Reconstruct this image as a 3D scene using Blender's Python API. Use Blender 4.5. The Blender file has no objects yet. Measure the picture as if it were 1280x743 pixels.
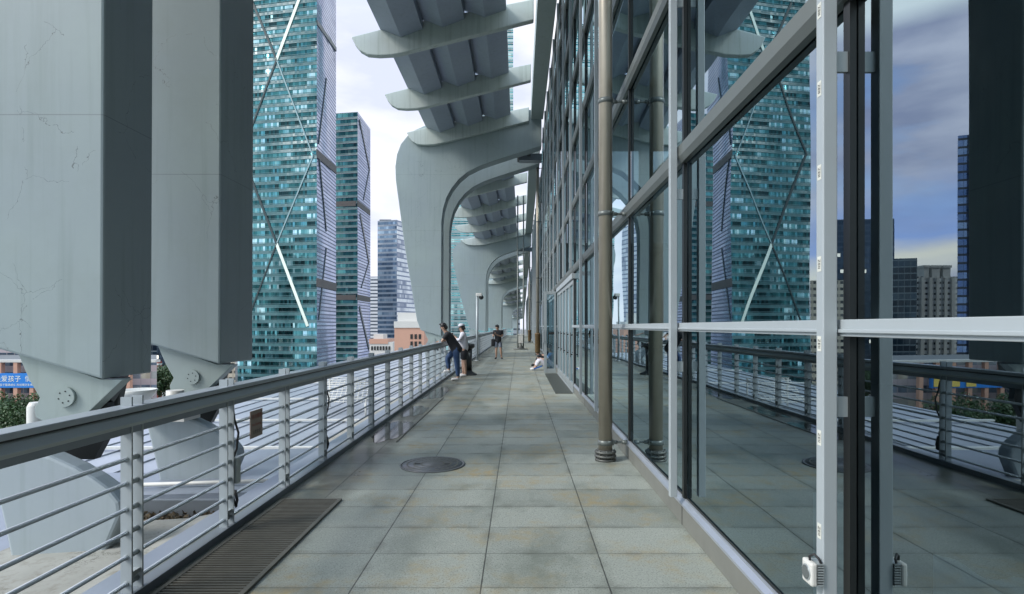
import bpy, bmesh, math, random
from mathutils import Vector, Matrix
random.seed(7)
R = math.radians
S = bpy.context.scene
COL = S.collection

# ------------------------------------------------------------------ camera, world, sun, exposure
FPX, VX, VY, H = 700.0, 649.0, 408.0, 1.6          # focal length in photo pixels, vanishing point, eye height
cam = bpy.data.objects.new('camera', bpy.data.cameras.new('camera'))
COL.objects.link(cam)
cam.location = (0, 0, H)
cam.rotation_euler = (R(90), 0, 0)
cam.data.sensor_width = 36
cam.data.lens = 36 * FPX / 1280
cam.data.shift_x = -(VX - 640) / 1280
cam.data.shift_y = (VY - 371.5) / 1280
cam.data.clip_start = 0.05
cam.data.clip_end = 6000
S.camera = cam

SUN_EL, SUN_AZ = 40, 248      # azimuth clockwise from +Y
world = bpy.data.worlds.new('World'); S.world = world
world.use_nodes = True
wn, wl = world.node_tree.nodes, world.node_tree.links
wn.clear()
w_out = wn.new('ShaderNodeOutputWorld'); w_bg = wn.new('ShaderNodeBackground')
sky = wn.new('ShaderNodeTexSky'); sky.sky_type = 'NISHITA'; sky.sun_disc = False
sky.sun_elevation = R(SUN_EL); sky.sun_rotation = R(SUN_AZ)
w_bg.inputs['Strength'].default_value = 0.1
tc = wn.new('ShaderNodeTexCoord'); mp = wn.new('ShaderNodeMapping')
mp.inputs['Scale'].default_value = (1.3, 1.3, 4.2)
mp.inputs['Location'].default_value = (0.4, 0.2, 0.9)
n1 = wn.new('ShaderNodeTexNoise'); n1.inputs['Scale'].default_value = 2.0; n1.inputs['Detail'].default_value = 7; n1.inputs['Roughness'].default_value = 0.55
r1 = wn.new('ShaderNodeValToRGB'); r1.color_ramp.elements[0].position = 0.27; r1.color_ramp.elements[1].position = 0.42
n2 = wn.new('ShaderNodeTexNoise'); n2.inputs['Scale'].default_value = 3.1; n2.inputs['Detail'].default_value = 6
r2 = wn.new('ShaderNodeValToRGB')
r2.color_ramp.elements[0].position = 0.36; r2.color_ramp.elements[0].color = (5.3, 6.0, 6.9, 1)
r2.color_ramp.elements[1].position = 0.6; r2.color_ramp.elements[1].color = (8.2, 8.8, 9.2, 1)
mx = wn.new('ShaderNodeMix'); mx.data_type = 'RGBA'
wl.new(tc.outputs['Generated'], mp.inputs['Vector'])
wl.new(mp.outputs['Vector'], n1.inputs['Vector']); wl.new(mp.outputs['Vector'], n2.inputs['Vector'])
wl.new(n1.outputs['Fac'], r1.inputs['Fac']); wl.new(n2.outputs['Fac'], r2.inputs['Fac'])
skb = wn.new('ShaderNodeMix'); skb.data_type = 'RGBA'; skb.blend_type = 'MULTIPLY'; skb.inputs['Factor'].default_value = 1
skb.inputs['B'].default_value = (1.5, 1.5, 1.7, 1)
wl.new(sky.outputs['Color'], skb.inputs['A'])
wl.new(r1.outputs['Color'], mx.inputs['Factor'])
wl.new(skb.outputs['Result'], mx.inputs['A']); wl.new(r2.outputs['Color'], mx.inputs['B'])
sx = wn.new('ShaderNodeSeparateXYZ'); wl.new(tc.outputs['Generated'], sx.inputs[0])
def wmath(op, a, b):
    n = wn.new('ShaderNodeMath'); n.operation = op
    for i, v in enumerate((a, b)):
        if hasattr(v, 'node'): wl.new(v, n.inputs[i])
        else: n.inputs[i].default_value = v
    return n.outputs[0]
def wstep(v, a, b):
    n = wn.new('ShaderNodeMapRange'); n.clamp = True; wl.new(v, n.inputs[0]); n.inputs[1].default_value = a; n.inputs[2].default_value = b; return n.outputs[0]
def wmix(f, a, b):
    n = wn.new('ShaderNodeMix'); n.data_type = 'RGBA'; wl.new(f, n.inputs['Factor'])
    for k, v in (('A', a), ('B', b)):
        if hasattr(v, 'node'): wl.new(v, n.inputs[k])
        else: n.inputs[k].default_value = (*v, 1)
    return n.outputs['Result']
n3 = wn.new('ShaderNodeTexNoise'); n3.inputs['Scale'].default_value = 3.4; n3.inputs['Detail'].default_value = 8; wl.new(mp.outputs['Vector'], n3.inputs['Vector'])
zz = wmath('ADD', sx.outputs[2], wmath('MULTIPLY', wmath('SUBTRACT', n2.outputs['Fac'], .5), .16))
west = wmath('MULTIPLY', wstep(sx.outputs[0], -.34, -.5), wstep(sx.outputs[1], .2, .5))
c_w = wmix(r1.outputs['Color'], skb.outputs['Result'], wmix(wstep(n3.outputs['Fac'], .36, .66), (2.7, 3.0, 4.7), (6.4, 6.4, 7.8)))
c_w = wmix(wmath('MULTIPLY', wmath('MULTIPLY', wstep(zz, .215, .15), wstep(zz, .09, .14)), .8), c_w, (3.4, 4.8, 9.0))
c_w = wmix(wmath('MULTIPLY', wstep(zz, .145, .105), wstep(zz, .05, .10)), c_w, (9.0, 8.3, 7.4))
up_ = wmix(wmath('MULTIPLY', wstep(sx.outputs[2], .45, .9), .75), mx.outputs['Result'], (3.0, 4.9, 7.6))
ahead = wmath('MULTIPLY', wstep(sx.outputs[1], .1, .75), wstep(sx.outputs[2], .8, .45))
cl2 = wmix(wstep(n3.outputs['Fac'], .38, .62), (4.1, 4.4, 5.5), (5.8, 5.85, 6.3))
up_ = wmix(ahead, up_, cl2)
c_w = wmix(wmath('MULTIPLY', wstep(sx.outputs[2], .40, .425), wstep(n2.outputs['Fac'], .3, .45)), c_w, (9.0, 9.4, 9.8))
fin_ = wmix(west, up_, c_w)
wl.new(fin_, w_bg.inputs['Color']); wl.new(w_bg.outputs['Background'], w_out.inputs['Surface'])

sun = bpy.data.objects.new('sun', bpy.data.lights.new('sun', 'SUN'))
COL.objects.link(sun)
sun.data.energy = 1.5; sun.data.angle = R(18); sun.data.color = (1.0, 0.95, 0.9)
az, el = R(SUN_AZ), R(SUN_EL)
sun.rotation_euler = (-Vector((math.sin(az) * math.cos(el), math.cos(az) * math.cos(el), math.sin(el)))).to_track_quat('-Z', 'Y').to_euler()

S.view_settings.view_transform = 'Standard'; S.view_settings.look = 'None'
S.view_settings.exposure = 0.97; S.view_settings.gamma = 1.0
S.view_settings.use_curve_mapping = False
S.cycles.max_bounces = 8; S.cycles.glossy_bounces = 5; S.cycles.transparent_max_bounces = 10
S.cycles.caustics_reflective = False; S.cycles.caustics_refractive = False
S.cycles.use_denoising = True

# ------------------------------------------------------------------ helpers
def wp(px, py, d):
    """world point seen at photo pixel (px, py) at depth d: used only while laying the place out"""
    return Vector(((px - VX) / FPX * d, d, H - (py - VY) / FPX * d))

class MB:
    """collects solids in one bmesh"""
    def __init__(s):
        s.bm = bmesh.new(); s.uv = s.bm.loops.layers.uv.new('uv'); s.mi = 0; s.sm = False
    def face(s, pts, uvs=None):
        f = s.bm.faces.new([s.bm.verts.new(p) for p in pts])
        f.material_index = s.mi; f.smooth = s.sm
        if uvs:
            for l, u in zip(f.loops, uvs): l[s.uv].uv = u
        return f
    def solid(s, vs, fs):
        v = [s.bm.verts.new(p) for p in vs]
        for f in fs:
            try:
                q = s.bm.faces.new([v[i] for i in f]); q.material_index = s.mi; q.smooth = s.sm
            except ValueError: pass
    def box(s, x0, x1, y0, y1, z0, z1):
        s.solid([(x0,y0,z0),(x1,y0,z0),(x1,y1,z0),(x0,y1,z0),(x0,y0,z1),(x1,y0,z1),(x1,y1,z1),(x0,y1,z1)],
                [(3,2,1,0),(4,5,6,7),(0,1,5,4),(1,2,6,5),(2,3,7,6),(3,0,4,7)])
        return s
    def prism(s, pts, axis, a, b):
        """outline pts in the plane across the axis, extruded from a to b. y: pts are (x,z); x: (y,z); z: (x,y)"""
        f = {'y': lambda p, t: (p[0], t, p[1]), 'x': lambda p, t: (t, p[0], p[1]), 'z': lambda p, t: (p[0], p[1], t)}[axis]
        n = len(pts)
        s.solid([f(p, a) for p in pts] + [f(p, b) for p in pts],
                [tuple(range(n)), tuple(range(2*n-1, n-1, -1))] + [(i, i+n, (i+1) % n + n, (i+1) % n) for i in range(n)])
        return s
    def tube(s, path, r, n=10, cap=True):
        path = [Vector(p) for p in path]; k = len(path)
        rr = r if isinstance(r, (list, tuple)) else [r] * k
        d0 = (path[1] - path[0]).normalized()
        up = Vector((0,0,1)) if abs(d0.z) < .9 else Vector((0,1,0))
        a = d0.cross(up).normalized(); rings = []
        for i, p in enumerate(path):
            d = (path[min(i+1,k-1)] - path[max(i-1,0)]).normalized()
            a = (a - d * a.dot(d)).normalized(); b = d.cross(a)
            rings.append([s.bm.verts.new(p + (a * math.cos(2*math.pi*j/n) + b * math.sin(2*math.pi*j/n)) * rr[i]) for j in range(n)])
        for i in range(k-1):
            for j in range(n):
                f = s.bm.faces.new((rings[i][j], rings[i][(j+1) % n], rings[i+1][(j+1) % n], rings[i+1][j])); f.smooth = True; f.material_index = s.mi
        if cap:
            for q in (rings[0], rings[-1]):
                f = s.bm.faces.new(q); f.material_index = s.mi
        return s
    def lathe(s, c, prof, n=20):
        """prof: (radius, z) pairs about the vertical through c"""
        rings = [[s.bm.verts.new((c[0] + r * math.cos(2*math.pi*j/n), c[1] + r * math.sin(2*math.pi*j/n), c[2] + z)) for j in range(n)] for r, z in prof]
        for i in range(len(prof)-1):
            for j in range(n):
                f = s.bm.faces.new((rings[i][j], rings[i][(j+1) % n], rings[i+1][(j+1) % n], rings[i+1][j])); f.smooth = True; f.material_index = s.mi
        for q in (rings[0], rings[-1]):
            f = s.bm.faces.new(q); f.material_index = s.mi
        return s
    def ball(s, c, r, n=10):
        rx, ry, rz = r if isinstance(r, (list, tuple)) else (r, r, r)
        m = Matrix.Translation(c) @ Matrix.Diagonal((rx, ry, rz, 1))
        g = bmesh.ops.create_uvsphere(s.bm, u_segments=n, v_segments=max(6, n//2+2), radius=1, matrix=m)
        for v in g['verts']:
            for f in v.link_faces: f.smooth = True; f.material_index = s.mi
        return s
    def build(s, name, mat, parent=None, bevel=0, weld=True):
        if weld: bmesh.ops.recalc_face_normals(s.bm, faces=s.bm.faces)
        me = bpy.data.meshes.new(name); s.bm.to_mesh(me); s.bm.free()
        for m in (mat if isinstance(mat, (list, tuple)) else [mat]): me.materials.append(m)
        return link(name, me, parent, bevel)

def link(name, me, parent=None, bevel=0):
    o = bpy.data.objects.new(name, me); COL.objects.link(o)
    if parent: adopt(o, parent)
    if bevel:
        b = o.modifiers.new('bevel', 'BEVEL'); b.width = bevel; b.segments = 2; b.limit_method = 'ANGLE'; b.angle_limit = R(40)
    return o

def rootloc(p):
    v = Vector((0,0,0))
    while p: v = v + p.location; p = p.parent
    return v
def adopt(o, parent):
    o.parent = parent
    o.matrix_parent_inverse = Matrix.Identity(4)
    o.location = o.location - rootloc(parent)

def tag(o, label=None, cat=None, group=None, kind=None):
    if label: o['label'] = label
    if cat: o['category'] = cat
    if group: o['group'] = group
    if kind: o['kind'] = kind
    return o
def thing(name, label, cat, loc=(0,0,0), group=None):
    o = bpy.data.objects.new(name, None); COL.objects.link(o); o.location = loc; o.empty_display_size = .2
    return tag(o, label, cat, group)
def copy_tree(o, parent=None):
    c = o.copy(); COL.objects.link(c)
    if parent: c.parent = parent
    for ch in list(o.children): copy_tree(ch, c)
    return c
def text(body, size, mat, name, parent, mtx, extrude=0.0):
    cu = bpy.data.curves.new(name, 'FONT'); cu.body = body; cu.size = size; cu.align_x = 'CENTER'; cu.align_y = 'CENTER'; cu.extrude = extrude
    t = bpy.data.objects.new(name + '_curve', cu); COL.objects.link(t)
    dg = bpy.context.evaluated_depsgraph_get(); me = bpy.data.meshes.new_from_object(t.evaluated_get(dg))
    bpy.data.objects.remove(t, do_unlink=True)
    me.transform(mtx); me.materials.clear(); me.materials.append(mat)
    me.name = name
    return link(name, me, parent)

# ------------------------------------------------------------------ materials
class NT:
    def __init__(s, name):
        s.m = bpy.data.materials.new(name); s.m.use_nodes = True
        s.n, s.l = s.m.node_tree.nodes, s.m.node_tree.links
        s.p = s.n['Principled BSDF']; s.out = s.n['Material Output']
    def node(s, t, ins=None, **kw):
        n = s.n.new(t)
        for k, v in kw.items(): setattr(n, k, v)
        for k, v in (ins or {}).items(): s.put(n.inputs[k], v)
        return n
    def put(s, sock, v):
        if hasattr(v, 'is_linked') and hasattr(v, 'node'): s.l.new(v, sock)
        else: sock.default_value = v
    def math(s, op, a, b=0.0, c=None):
        n = s.node('ShaderNodeMath', operation=op); s.put(n.inputs[0], a); s.put(n.inputs[1], b)
        if c is not None: s.put(n.inputs[2], c)
        return n.outputs[0]
    def mix(s, fac, a, b, mode='MIX'):
        n = s.node('ShaderNodeMix', data_type='RGBA', blend_type=mode)
        s.put(n.inputs['Factor'], fac)
        s.put(n.inputs['A'], a if hasattr(a, 'node') else (*a, 1)); s.put(n.inputs['B'], b if hasattr(b, 'node') else (*b, 1))
        return n.outputs['Result']
    def ramp(s, fac, stops):
        n = s.node('ShaderNodeValToRGB'); cr = n.color_ramp
        while len(cr.elements) < len(stops): cr.elements.new(0.5)
        for e, (p, c) in zip(cr.elements, stops):
            e.position = p; e.color = (*c, 1) if len(c) == 3 else c
        s.put(n.inputs['Fac'], fac); return n.outputs['Color']
    def step(s, v, a, b):
        n = s.node('ShaderNodeMapRange', clamp=True); s.put(n.inputs[0], v); s.put(n.inputs[1], a); s.put(n.inputs[2], b)
        return n.outputs[0]
    def coord(s, kind='Object', scale=(1,1,1), loc=(0,0,0)):
        t = s.node('ShaderNodeTexCoord'); m = s.node('ShaderNodeMapping', {'Scale': scale, 'Location': loc})
        s.l.new(t.outputs[kind], m.inputs['Vector']); return m.outputs['Vector']
    def noise(s, vec, scale, detail=4, rough=.55, out='Fac'):
        n = s.node('ShaderNodeTexNoise', {'Vector': vec, 'Scale': scale, 'Detail': detail, 'Roughness': rough}); return n.outputs[out]
    def set(s, **kw):
        for k, v in kw.items():
            k = k.replace('_', ' ')
            s.put(s.p.inputs[k], (*v, 1) if isinstance(v, tuple) and len(v) == 3 else v)
        return s
    def bump(s, h, strength=.3, dist=.01):
        b = s.node('ShaderNodeBump', {'Height': h, 'Strength': strength, 'Distance': dist}); s.l.new(b.outputs[0], s.p.inputs['Normal'])

def plain(name, col, rough=.5, metal=0.0, var=.12, scale=3.0, spec=.5):
    """one colour with slight weathering of its own"""
    t = NT(name); v = t.coord()
    n = t.noise(v, scale, 5)
    c = t.mix(n, tuple(k * (1 - var) for k in col), tuple(min(1, k * (1 + var)) for k in col))
    t.set(Base_Color=c, Roughness=rough, Metallic=metal, Specular_IOR_Level=spec)
    return t.m

def painted_steel(name, base, crack=True, drip=.5):
    t = NT(name); v = t.coord()
    big = t.noise(v, .55, 5, .6); fine = t.noise(v, 14, 5)
    vs = t.coord(scale=(5, 5, .22)); streak = t.noise(vs, 1.6, 4)
    c = t.mix(t.step(big, .35, .7), tuple(k*.93 for k in base), (base[0]*1.03, base[1]*1.04, base[2]*.98))
    c = t.mix(t.math('MULTIPLY', t.step(t.noise(t.coord(loc=(2,7,1)), 1.1, 7, .7), .5, .75), .22), c, (base[0]*.72, base[1]*.70, base[2]*.58))
    c = t.mix(t.math('MULTIPLY', t.step(streak, .52, .78), drip), c, (base[0]*.62, base[1]*.66, base[2]*.6))
    c = t.mix(t.math('MULTIPLY', fine, .12), c, (base[0]*.6, base[1]*.62, base[2]*.62))
    if crack:
        sz_ = t.node('ShaderNodeSeparateXYZ'); t.l.new(v, sz_.inputs[0])
        seam = t.math('LESS_THAN', t.math('ABSOLUTE', t.math('SUBTRACT', t.math('FRACT', t.math('DIVIDE', t.math('ADD', sz_.outputs[2], .62), 2.8)), .5)), .0017)
        c = t.mix(t.math('MULTIPLY', seam, .45), c, (.12, .13, .13))
        wob = t.noise(v, 3.5, 4, .6, 'Color')
        w = t.node('ShaderNodeVectorMath', operation='MULTIPLY_ADD'); t.put(w.inputs[0], wob); w.inputs[1].default_value = (.26, .26, .26); t.put(w.inputs[2], v)
        vo = t.node('ShaderNodeTexVoronoi', {'Vector': w.outputs[0], 'Scale': 1.35}, feature='DISTANCE_TO_EDGE')
        ln = t.math('LESS_THAN', vo.outputs['Distance'], .0019)
        mk = t.math('GREATER_THAN', t.noise(t.coord(loc=(3.1, .4, 1.7)), .9, 4), .53)
        cr = t.math('MULTIPLY', ln, mk)
        c = t.mix(t.math('MULTIPLY', cr, .6), c, (.06, .065, .06))
        t.bump(t.math('SUBTRACT', t.math('MULTIPLY', fine, .25), cr), .3, .006)
    t.set(Base_Color=c, Roughness=.42, Specular_IOR_Level=.45)
    return t.m

def tile_floor():
    t = NT('granite_paving'); v = t.coord()
    sp = t.node('ShaderNodeSeparateXYZ'); t.l.new(v, sp.inputs[0]); X, Y = sp.outputs[0], sp.outputs[1]
    W, D = .787, .515
    u = t.math('DIVIDE', t.math('ADD', X, 1.02 + W*20), W); vv = t.math('DIVIDE', t.math('ADD', Y, 200.0), D)
    fu, fv = t.math('FRACT', u), t.math('FRACT', vv)
    du = t.math('MULTIPLY', t.math('MINIMUM', fu, t.math('SUBTRACT', 1.0, fu)), W)
    dv = t.math('MULTIPLY', t.math('MINIMUM', fv, t.math('SUBTRACT', 1.0, fv)), D)
    wob = t.math('MULTIPLY', t.math('SUBTRACT', t.noise(v, 9, 3), .5), .006)
    ju = t.step(t.math('ADD', du, wob), .0052, .0026); jv = t.step(t.math('ADD', dv, wob), .0042, .0018)
    joint = t.math('MAXIMUM', ju, t.math('MULTIPLY', jv, .75))
    cell = t.node('ShaderNodeCombineXYZ'); t.l.new(t.math('FLOOR', u), cell.inputs[0]); t.l.new(t.math('FLOOR', vv), cell.inputs[1])
    wn_ = t.node('ShaderNodeTexWhiteNoise', {'Vector': cell.outputs[0]}, noise_dimensions='2D')
    rnd = wn_.outputs['Value']
    spk = t.noise(v, 85, 2, .8); spk2 = t.noise(v, 30, 4, .75)
    base = t.mix(rnd, (.29, .322, .285), (.40, .435, .385))
    base = t.mix(t.math('MULTIPLY', t.step(spk, .52, .6), .62), base, (.13, .14, .13))
    base = t.mix(t.math('MULTIPLY', t.step(spk2, .57, .66), .5), base, (.52, .52, .49))
    # rust coloured and algae stains, soaked edges
    st = t.math('MULTIPLY', t.step(t.noise(v, 1.1, 7, .7), .49, .66), t.step(t.noise(v, 11, 4), .3, .6))
    base = t.mix(t.math('MULTIPLY', st, .8), base, (.37, .285, .13))
    al = t.step(t.noise(t.coord(scale=(1.2, .7, 1), loc=(5, 2, 0)), 1.4, 6, .65), .5, .72)
    base = t.mix(t.math('MULTIPLY', al, .66), base, (.12, .145, .115))
    near_edge = t.math('MULTIPLY', t.step(t.math('MINIMUM', du, dv), .07, .0), t.step(t.noise(v, 4.3, 4), .42, .68))
    base = t.mix(t.math('MULTIPLY', near_edge, .55), base, (.10, .105, .085))
    damp = t.step(t.math('ADD', X, t.math('MULTIPLY', t.noise(v, 2.6, 5), .35)), -1.38, -1.56)   # gutter strip by the rail
    damp = t.math('MULTIPLY', damp, t.math('ADD', .45, t.math('MULTIPLY', t.step(t.noise(v, 1.9, 5), .4, .6), .4)))
    base = t.mix(damp, base, (.085, .085, .066))
    c = t.mix(t.math('MULTIPLY', joint, .85), base, (.03, .032, .027))
    wet = t.math('MAXIMUM', damp, t.math('MULTIPLY', al, .8))
    rg = t.math('SUBTRACT', .5, t.math('MULTIPLY', wet, .2)); rg = t.math('ADD', rg, t.math('MULTIPLY', t.math('SUBTRACT', rnd, .5), .16))
    t.set(Base_Color=c, Roughness=rg, Specular_IOR_Level=.5)
    h = t.math('SUBTRACT', t.math('MULTIPLY', spk2, .12), joint)
    t.bump(t.math('ADD', h, t.math('MULTIPLY', rnd, .08)), .5, .006)
    return t.m

def facade_glass():
    t = NT('coated_glass')
    for n in list(t.n):
        if n != t.out: t.n.remove(n)
    fr = t.node('ShaderNodeFresnel', {'IOR': 2.4})
    v = t.coord(); nz = t.noise(v, .42, 2); bp = t.node('ShaderNodeBump', {'Height': nz, 'Strength': .09, 'Distance': .05})
    gl = t.node('ShaderNodeBsdfGlossy', {'Color': (.76, .93, 1.0, 1), 'Roughness': .004}); t.l.new(bp.outputs[0], gl.inputs['Normal'])
    tr = t.node('ShaderNodeBsdfTransparent', {'Color': (.24, .40, .46, 1)})
    dust = t.node('ShaderNodeBsdfDiffuse', {'Color': (.10, .12, .12, 1)})
    ms = t.node('ShaderNodeMixShader'); t.put(ms.inputs[0], t.math('MULTIPLY', t.step(t.noise(v, 5, 5), .45, .8), .07)); t.l.new(tr.outputs[0], ms.inputs[1]); t.l.new(dust.outputs[0], ms.inputs[2])
    m = t.node('ShaderNodeMixShader'); t.put(m.inputs[0], t.math('MINIMUM', t.math('MULTIPLY', fr.outputs[0], 1.75), .95))
    t.l.new(ms.outputs[0], m.inputs[1]); t.l.new(gl.outputs[0], m.inputs[2]); t.l.new(m.outputs[0], t.out.inputs['Surface'])
    return t.m

def curtain_wall(name, cols, spandrel, cw=1.5, ch=2.8, glass_from=.28, rough=.06, metal=.55, jitter=.05, mull=.06, lit=.0):
    """uv in metres; every pane differs in tint (blinds) and leans a hair its own way"""
    t = NT(name)
    tx = t.node('ShaderNodeTexCoord'); sp = t.node('ShaderNodeSeparateXYZ'); t.l.new(tx.outputs['UV'], sp.inputs[0])
    u = t.math('DIVIDE', sp.outputs[0], cw); v = t.math('DIVIDE', sp.outputs[1], ch)
    fu, fv = t.math('FRACT', u), t.math('FRACT', v)
    cell = t.node('ShaderNodeCombineXYZ'); t.l.new(t.math('FLOOR', u), cell.inputs[0]); t.l.new(t.math('FLOOR', v), cell.inputs[1])
    w = t.node('ShaderNodeTexWhiteNoise', {'Vector': cell.outputs[0]}, noise_dimensions='2D')
    cell2 = t.node('ShaderNodeCombineXYZ'); t.l.new(t.math('FLOOR', t.math('DIVIDE', u, 7.0)), cell2.inputs[0]); t.l.new(t.math('FLOOR', v), cell2.inputs[1])
    w2 = t.node('ShaderNodeTexWhiteNoise', {'Vector': cell2.outputs[0]}, noise_dimensions='2D')
    k = t.math('ADD', t.math('MULTIPLY', w.outputs['Value'], .42), t.math('MULTIPLY', w2.outputs['Value'], .58))
    n = len(cols)
    glass = t.ramp(k, [(.12 + .76 * i / (n-1), c) for i, c in enumerate(cols)])
    isg = t.math('MULTIPLY', t.math('GREATER_THAN', fv, glass_from), t.math('LESS_THAN', fv, .94))
    ism = t.math('LESS_THAN', fu, mull)
    c = t.mix(isg, spandrel, glass); c = t.mix(t.math('MULTIPLY', ism, .8), c, tuple(q*.8 for q in spandrel))
    g = t.node('ShaderNodeNewGeometry')
    off = t.node('ShaderNodeVectorMath', operation='SUBTRACT'); t.l.new(w.outputs['Color'], off.inputs[0]); off.inputs[1].default_value = (.5, .5, .5)
    lo = t.math('MULTIPLY', t.math('SUBTRACT', t.noise(t.coord(scale=(.05,.05,.022)), 1.0, 3), .46), metal*1.7)
    cz = t.node('ShaderNodeCombineXYZ'); t.l.new(lo, cz.inputs[2]); o2 = t.node('ShaderNodeVectorMath', operation='ADD'); t.l.new(g.outputs['Normal'], o2.inputs[0]); t.l.new(cz.outputs[0], o2.inputs[1])
    ad = t.node('ShaderNodeVectorMath', operation='MULTIPLY_ADD'); t.l.new(off.outputs[0], ad.inputs[0]); ad.inputs[1].default_value = (jitter,)*3; t.l.new(o2.outputs[0], ad.inputs[2])
    nm = t.node('ShaderNodeVectorMath', operation='NORMALIZE'); t.l.new(ad.outputs[0], nm.inputs[0]); t.l.new(nm.outputs[0], t.p.inputs['Normal'])
    t.set(Base_Color=c, Roughness=t.math('ADD', rough, t.math('MULTIPLY', t.math('SUBTRACT', 1.0, isg), .3)), Metallic=t.math('MULTIPLY', isg, metal))
    if lit:
        e = t.math('MULTIPLY', t.math('GREATER_THAN', w.outputs['Value'], 1 - lit), isg)
        t.set(Emission_Color=(1, .93, .8), Emission_Strength=t.math('MULTIPLY', e, .9))
    return t.m

def leaf_mat(name, a, b):
    t = NT(name); oi = t.noise(t.coord(), .8, 4); w = t.node('ShaderNodeNewGeometry')
    c = t.mix(t.math('ADD', t.math('MULTIPLY', w.outputs['Random Per Island'], .6), t.math('MULTIPLY', oi, .4)), a, b)
    t.set(Base_Color=c, Roughness=.55); return t.m

def roof_metal():
    t = NT('standing_seam_metal'); v = t.coord(); sp = t.node('ShaderNodeSeparateXYZ'); t.l.new(v, sp.inputs[0])
    n = t.noise(v, .7, 5); d = t.noise(t.coord(scale=(.4, 3, 1)), 2, 5)
    c = t.mix(n, (.30, .33, .37), (.50, .53, .58)); c = t.mix(t.math('MULTIPLY', t.step(d, .55, .75), .4), c, (.40, .42, .44))
    t.set(Base_Color=c, Roughness=.34, Metallic=.15); return t.m

def stained_concrete():
    t = NT('stained_concrete'); v = t.coord()
    c = t.mix(t.noise(v, 2.2, 6, .65), (.26, .26, .23), (.44, .44, .40))
    st = t.step(t.noise(t.coord(scale=(4, 4, .8)), 1.5, 6, .7), .5, .72); c = t.mix(t.math('MULTIPLY', st, .6), c, (.14, .12, .08))
    wv = t.node('ShaderNodeVectorMath', operation='MULTIPLY_ADD'); t.put(wv.inputs[0], t.noise(v, 4, 6, .7, 'Color')); wv.inputs[1].default_value = (.5,.5,.5); t.put(wv.inputs[2], v)
    vo = t.node('ShaderNodeTexVoronoi', {'Vector': wv.outputs[0], 'Scale': 1.8}, feature='DISTANCE_TO_EDGE'); c = t.mix(t.math('MULTIPLY', t.math('MULTIPLY', t.math('LESS_THAN', vo.outputs['Distance'], .008), t.step(t.noise(v, 1.3, 3), .45, .55)), .7), c, (.07, .07, .05))
    t.set(Base_Color=c, Roughness=.85); return t.m

M = {}
M['paint'] = painted_steel('grey_green_painted_steel', (.345, .415, .435))
M['paint_clean'] = painted_steel('pale_painted_steel', (.38, .45, .45), crack=False)
M['pier'] = painted_steel('pale_pier_paint', (.40, .46, .50), crack=False)
M['rib'] = painted_steel('pale_rib_paint', (.55, .61, .60), crack=False, drip=.85)
M['panel'] = painted_steel('canopy_panel_paint', (.38, .43, .53), crack=False)
M['floor'] = tile_floor()
M['glass'] = facade_glass()
M['foot_dark'] = plain('foot_inner_steel', (.13,.14,.14), .5, .2, .15, 5)
M['alu'] = plain('anodised_aluminium', (.42, .465, .475), .36, .35, .06, 6)
M['alu_white'] = plain('white_coated_aluminium', (.43, .48, .50), .38, .1, .05, 5)
M['rail'] = plain('rail_coating', (.42, .465, .51), .34, .25, .08, 7)
M['flash'] = plain('weathered_flashing', (.27, .31, .37), .4, .25, .16, 3)
M['rail_dark'] = plain('rail_box_coating', (.25, .285, .32), .4, .3, .08, 7)
M['black'] = plain('black_gasket', (.012, .014, .014), .35, 0, .2, 4)
M['transom'] = plain('grey_transom', (.17, .19, .18), .38, .3, .08, 6)
M['plinth'] = plain('plinth_stone', (.19, .195, .175), .5, 0, .2, 5)
M['sill'] = plain('sill_aluminium', (.44, .48, .54), .28, .5, .1, 4)
M['pole'] = plain('brushed_brown_steel', (.46, .42, .34), .34, .55, .12, 5)
M['pole_dark'] = plain('cast_collar_steel', (.12, .125, .115), .5, .5, .3, 12)
M['grate'] = plain('grate_steel', (.17, .165, .14), .5, .5, .25, 9)
M['pit'] = plain('drain_pit', (.03, .03, .025), .8)
M['manhole'] = plain('manhole_iron', (.15, .155, .16), .36, .4, .25, 6)
M['wet'] = plain('wet_channel_stone', (.035, .037, .03), .1, 0, .4, 3)
M['mat'] = plain('door_mat_rubber', (.06, .066, .055), .5, 0, .25, 6)
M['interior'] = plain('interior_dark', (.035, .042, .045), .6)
M['roof'] = roof_metal()
M['conc'] = stained_concrete()
M['debris'] = leaf_mat('dead_leaves', (.05, .035, .02), (.22, .17, .10))
M['white'] = plain('white_paint', (.70, .70, .66), .45, 0, .1, 8)
M['sticker'] = plain('sticker_paper', (.72, .73, .66), .5, 0, .05)
M['ink'] = plain('printing_ink', (.03, .03, .03), .6)
M['red'] = plain('red_print', (.33, .07, .05), .5)
M['signbrown'] = plain('sign_plate', (.34, .27, .23), .5, 0, .15, 8)
M['cable'] = plain('cable_rubber', (.02, .02, .022), .5)
M['lens'] = plain('lamp_glass', (.16, .18, .18), .06, .3, .1)
M['bin'] = plain('black_bin_plastic', (.014, .015, .016), .35, 0, .2, 5)
M['asphalt'] = plain('asphalt', (.05, .052, .052), .85, 0, .25, .4)
M['pave'] = plain('city_paving', (.20, .20, .19), .8, 0, .25, .1)
M['lawn'] = plain('lawn', (.05, .085, .03), .9, 0, .4, .2)
M['paintline'] = plain('road_paint', (.7, .7, .68), .7)
M['trunk'] = plain('bark', (.10, .075, .05), .9)
M['leaf'] = leaf_mat('tree_leaves', (.018, .045, .014), (.06, .115, .035))
M['skin'] = plain('skin', (.46, .29, .21), .5, 0, .06)
M['hair'] = plain('black_hair', (.014, .012, .012), .45)
M['cblack'] = plain('black_cotton', (.014, .015, .019), .8, 0, .2, 9)
M['jeans'] = plain('blue_denim', (.035, .075, .17), .8, 0, .3, 12)
M['cwhite'] = plain('white_cotton', (.66, .66, .72), .8, 0, .06, 7)
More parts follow.
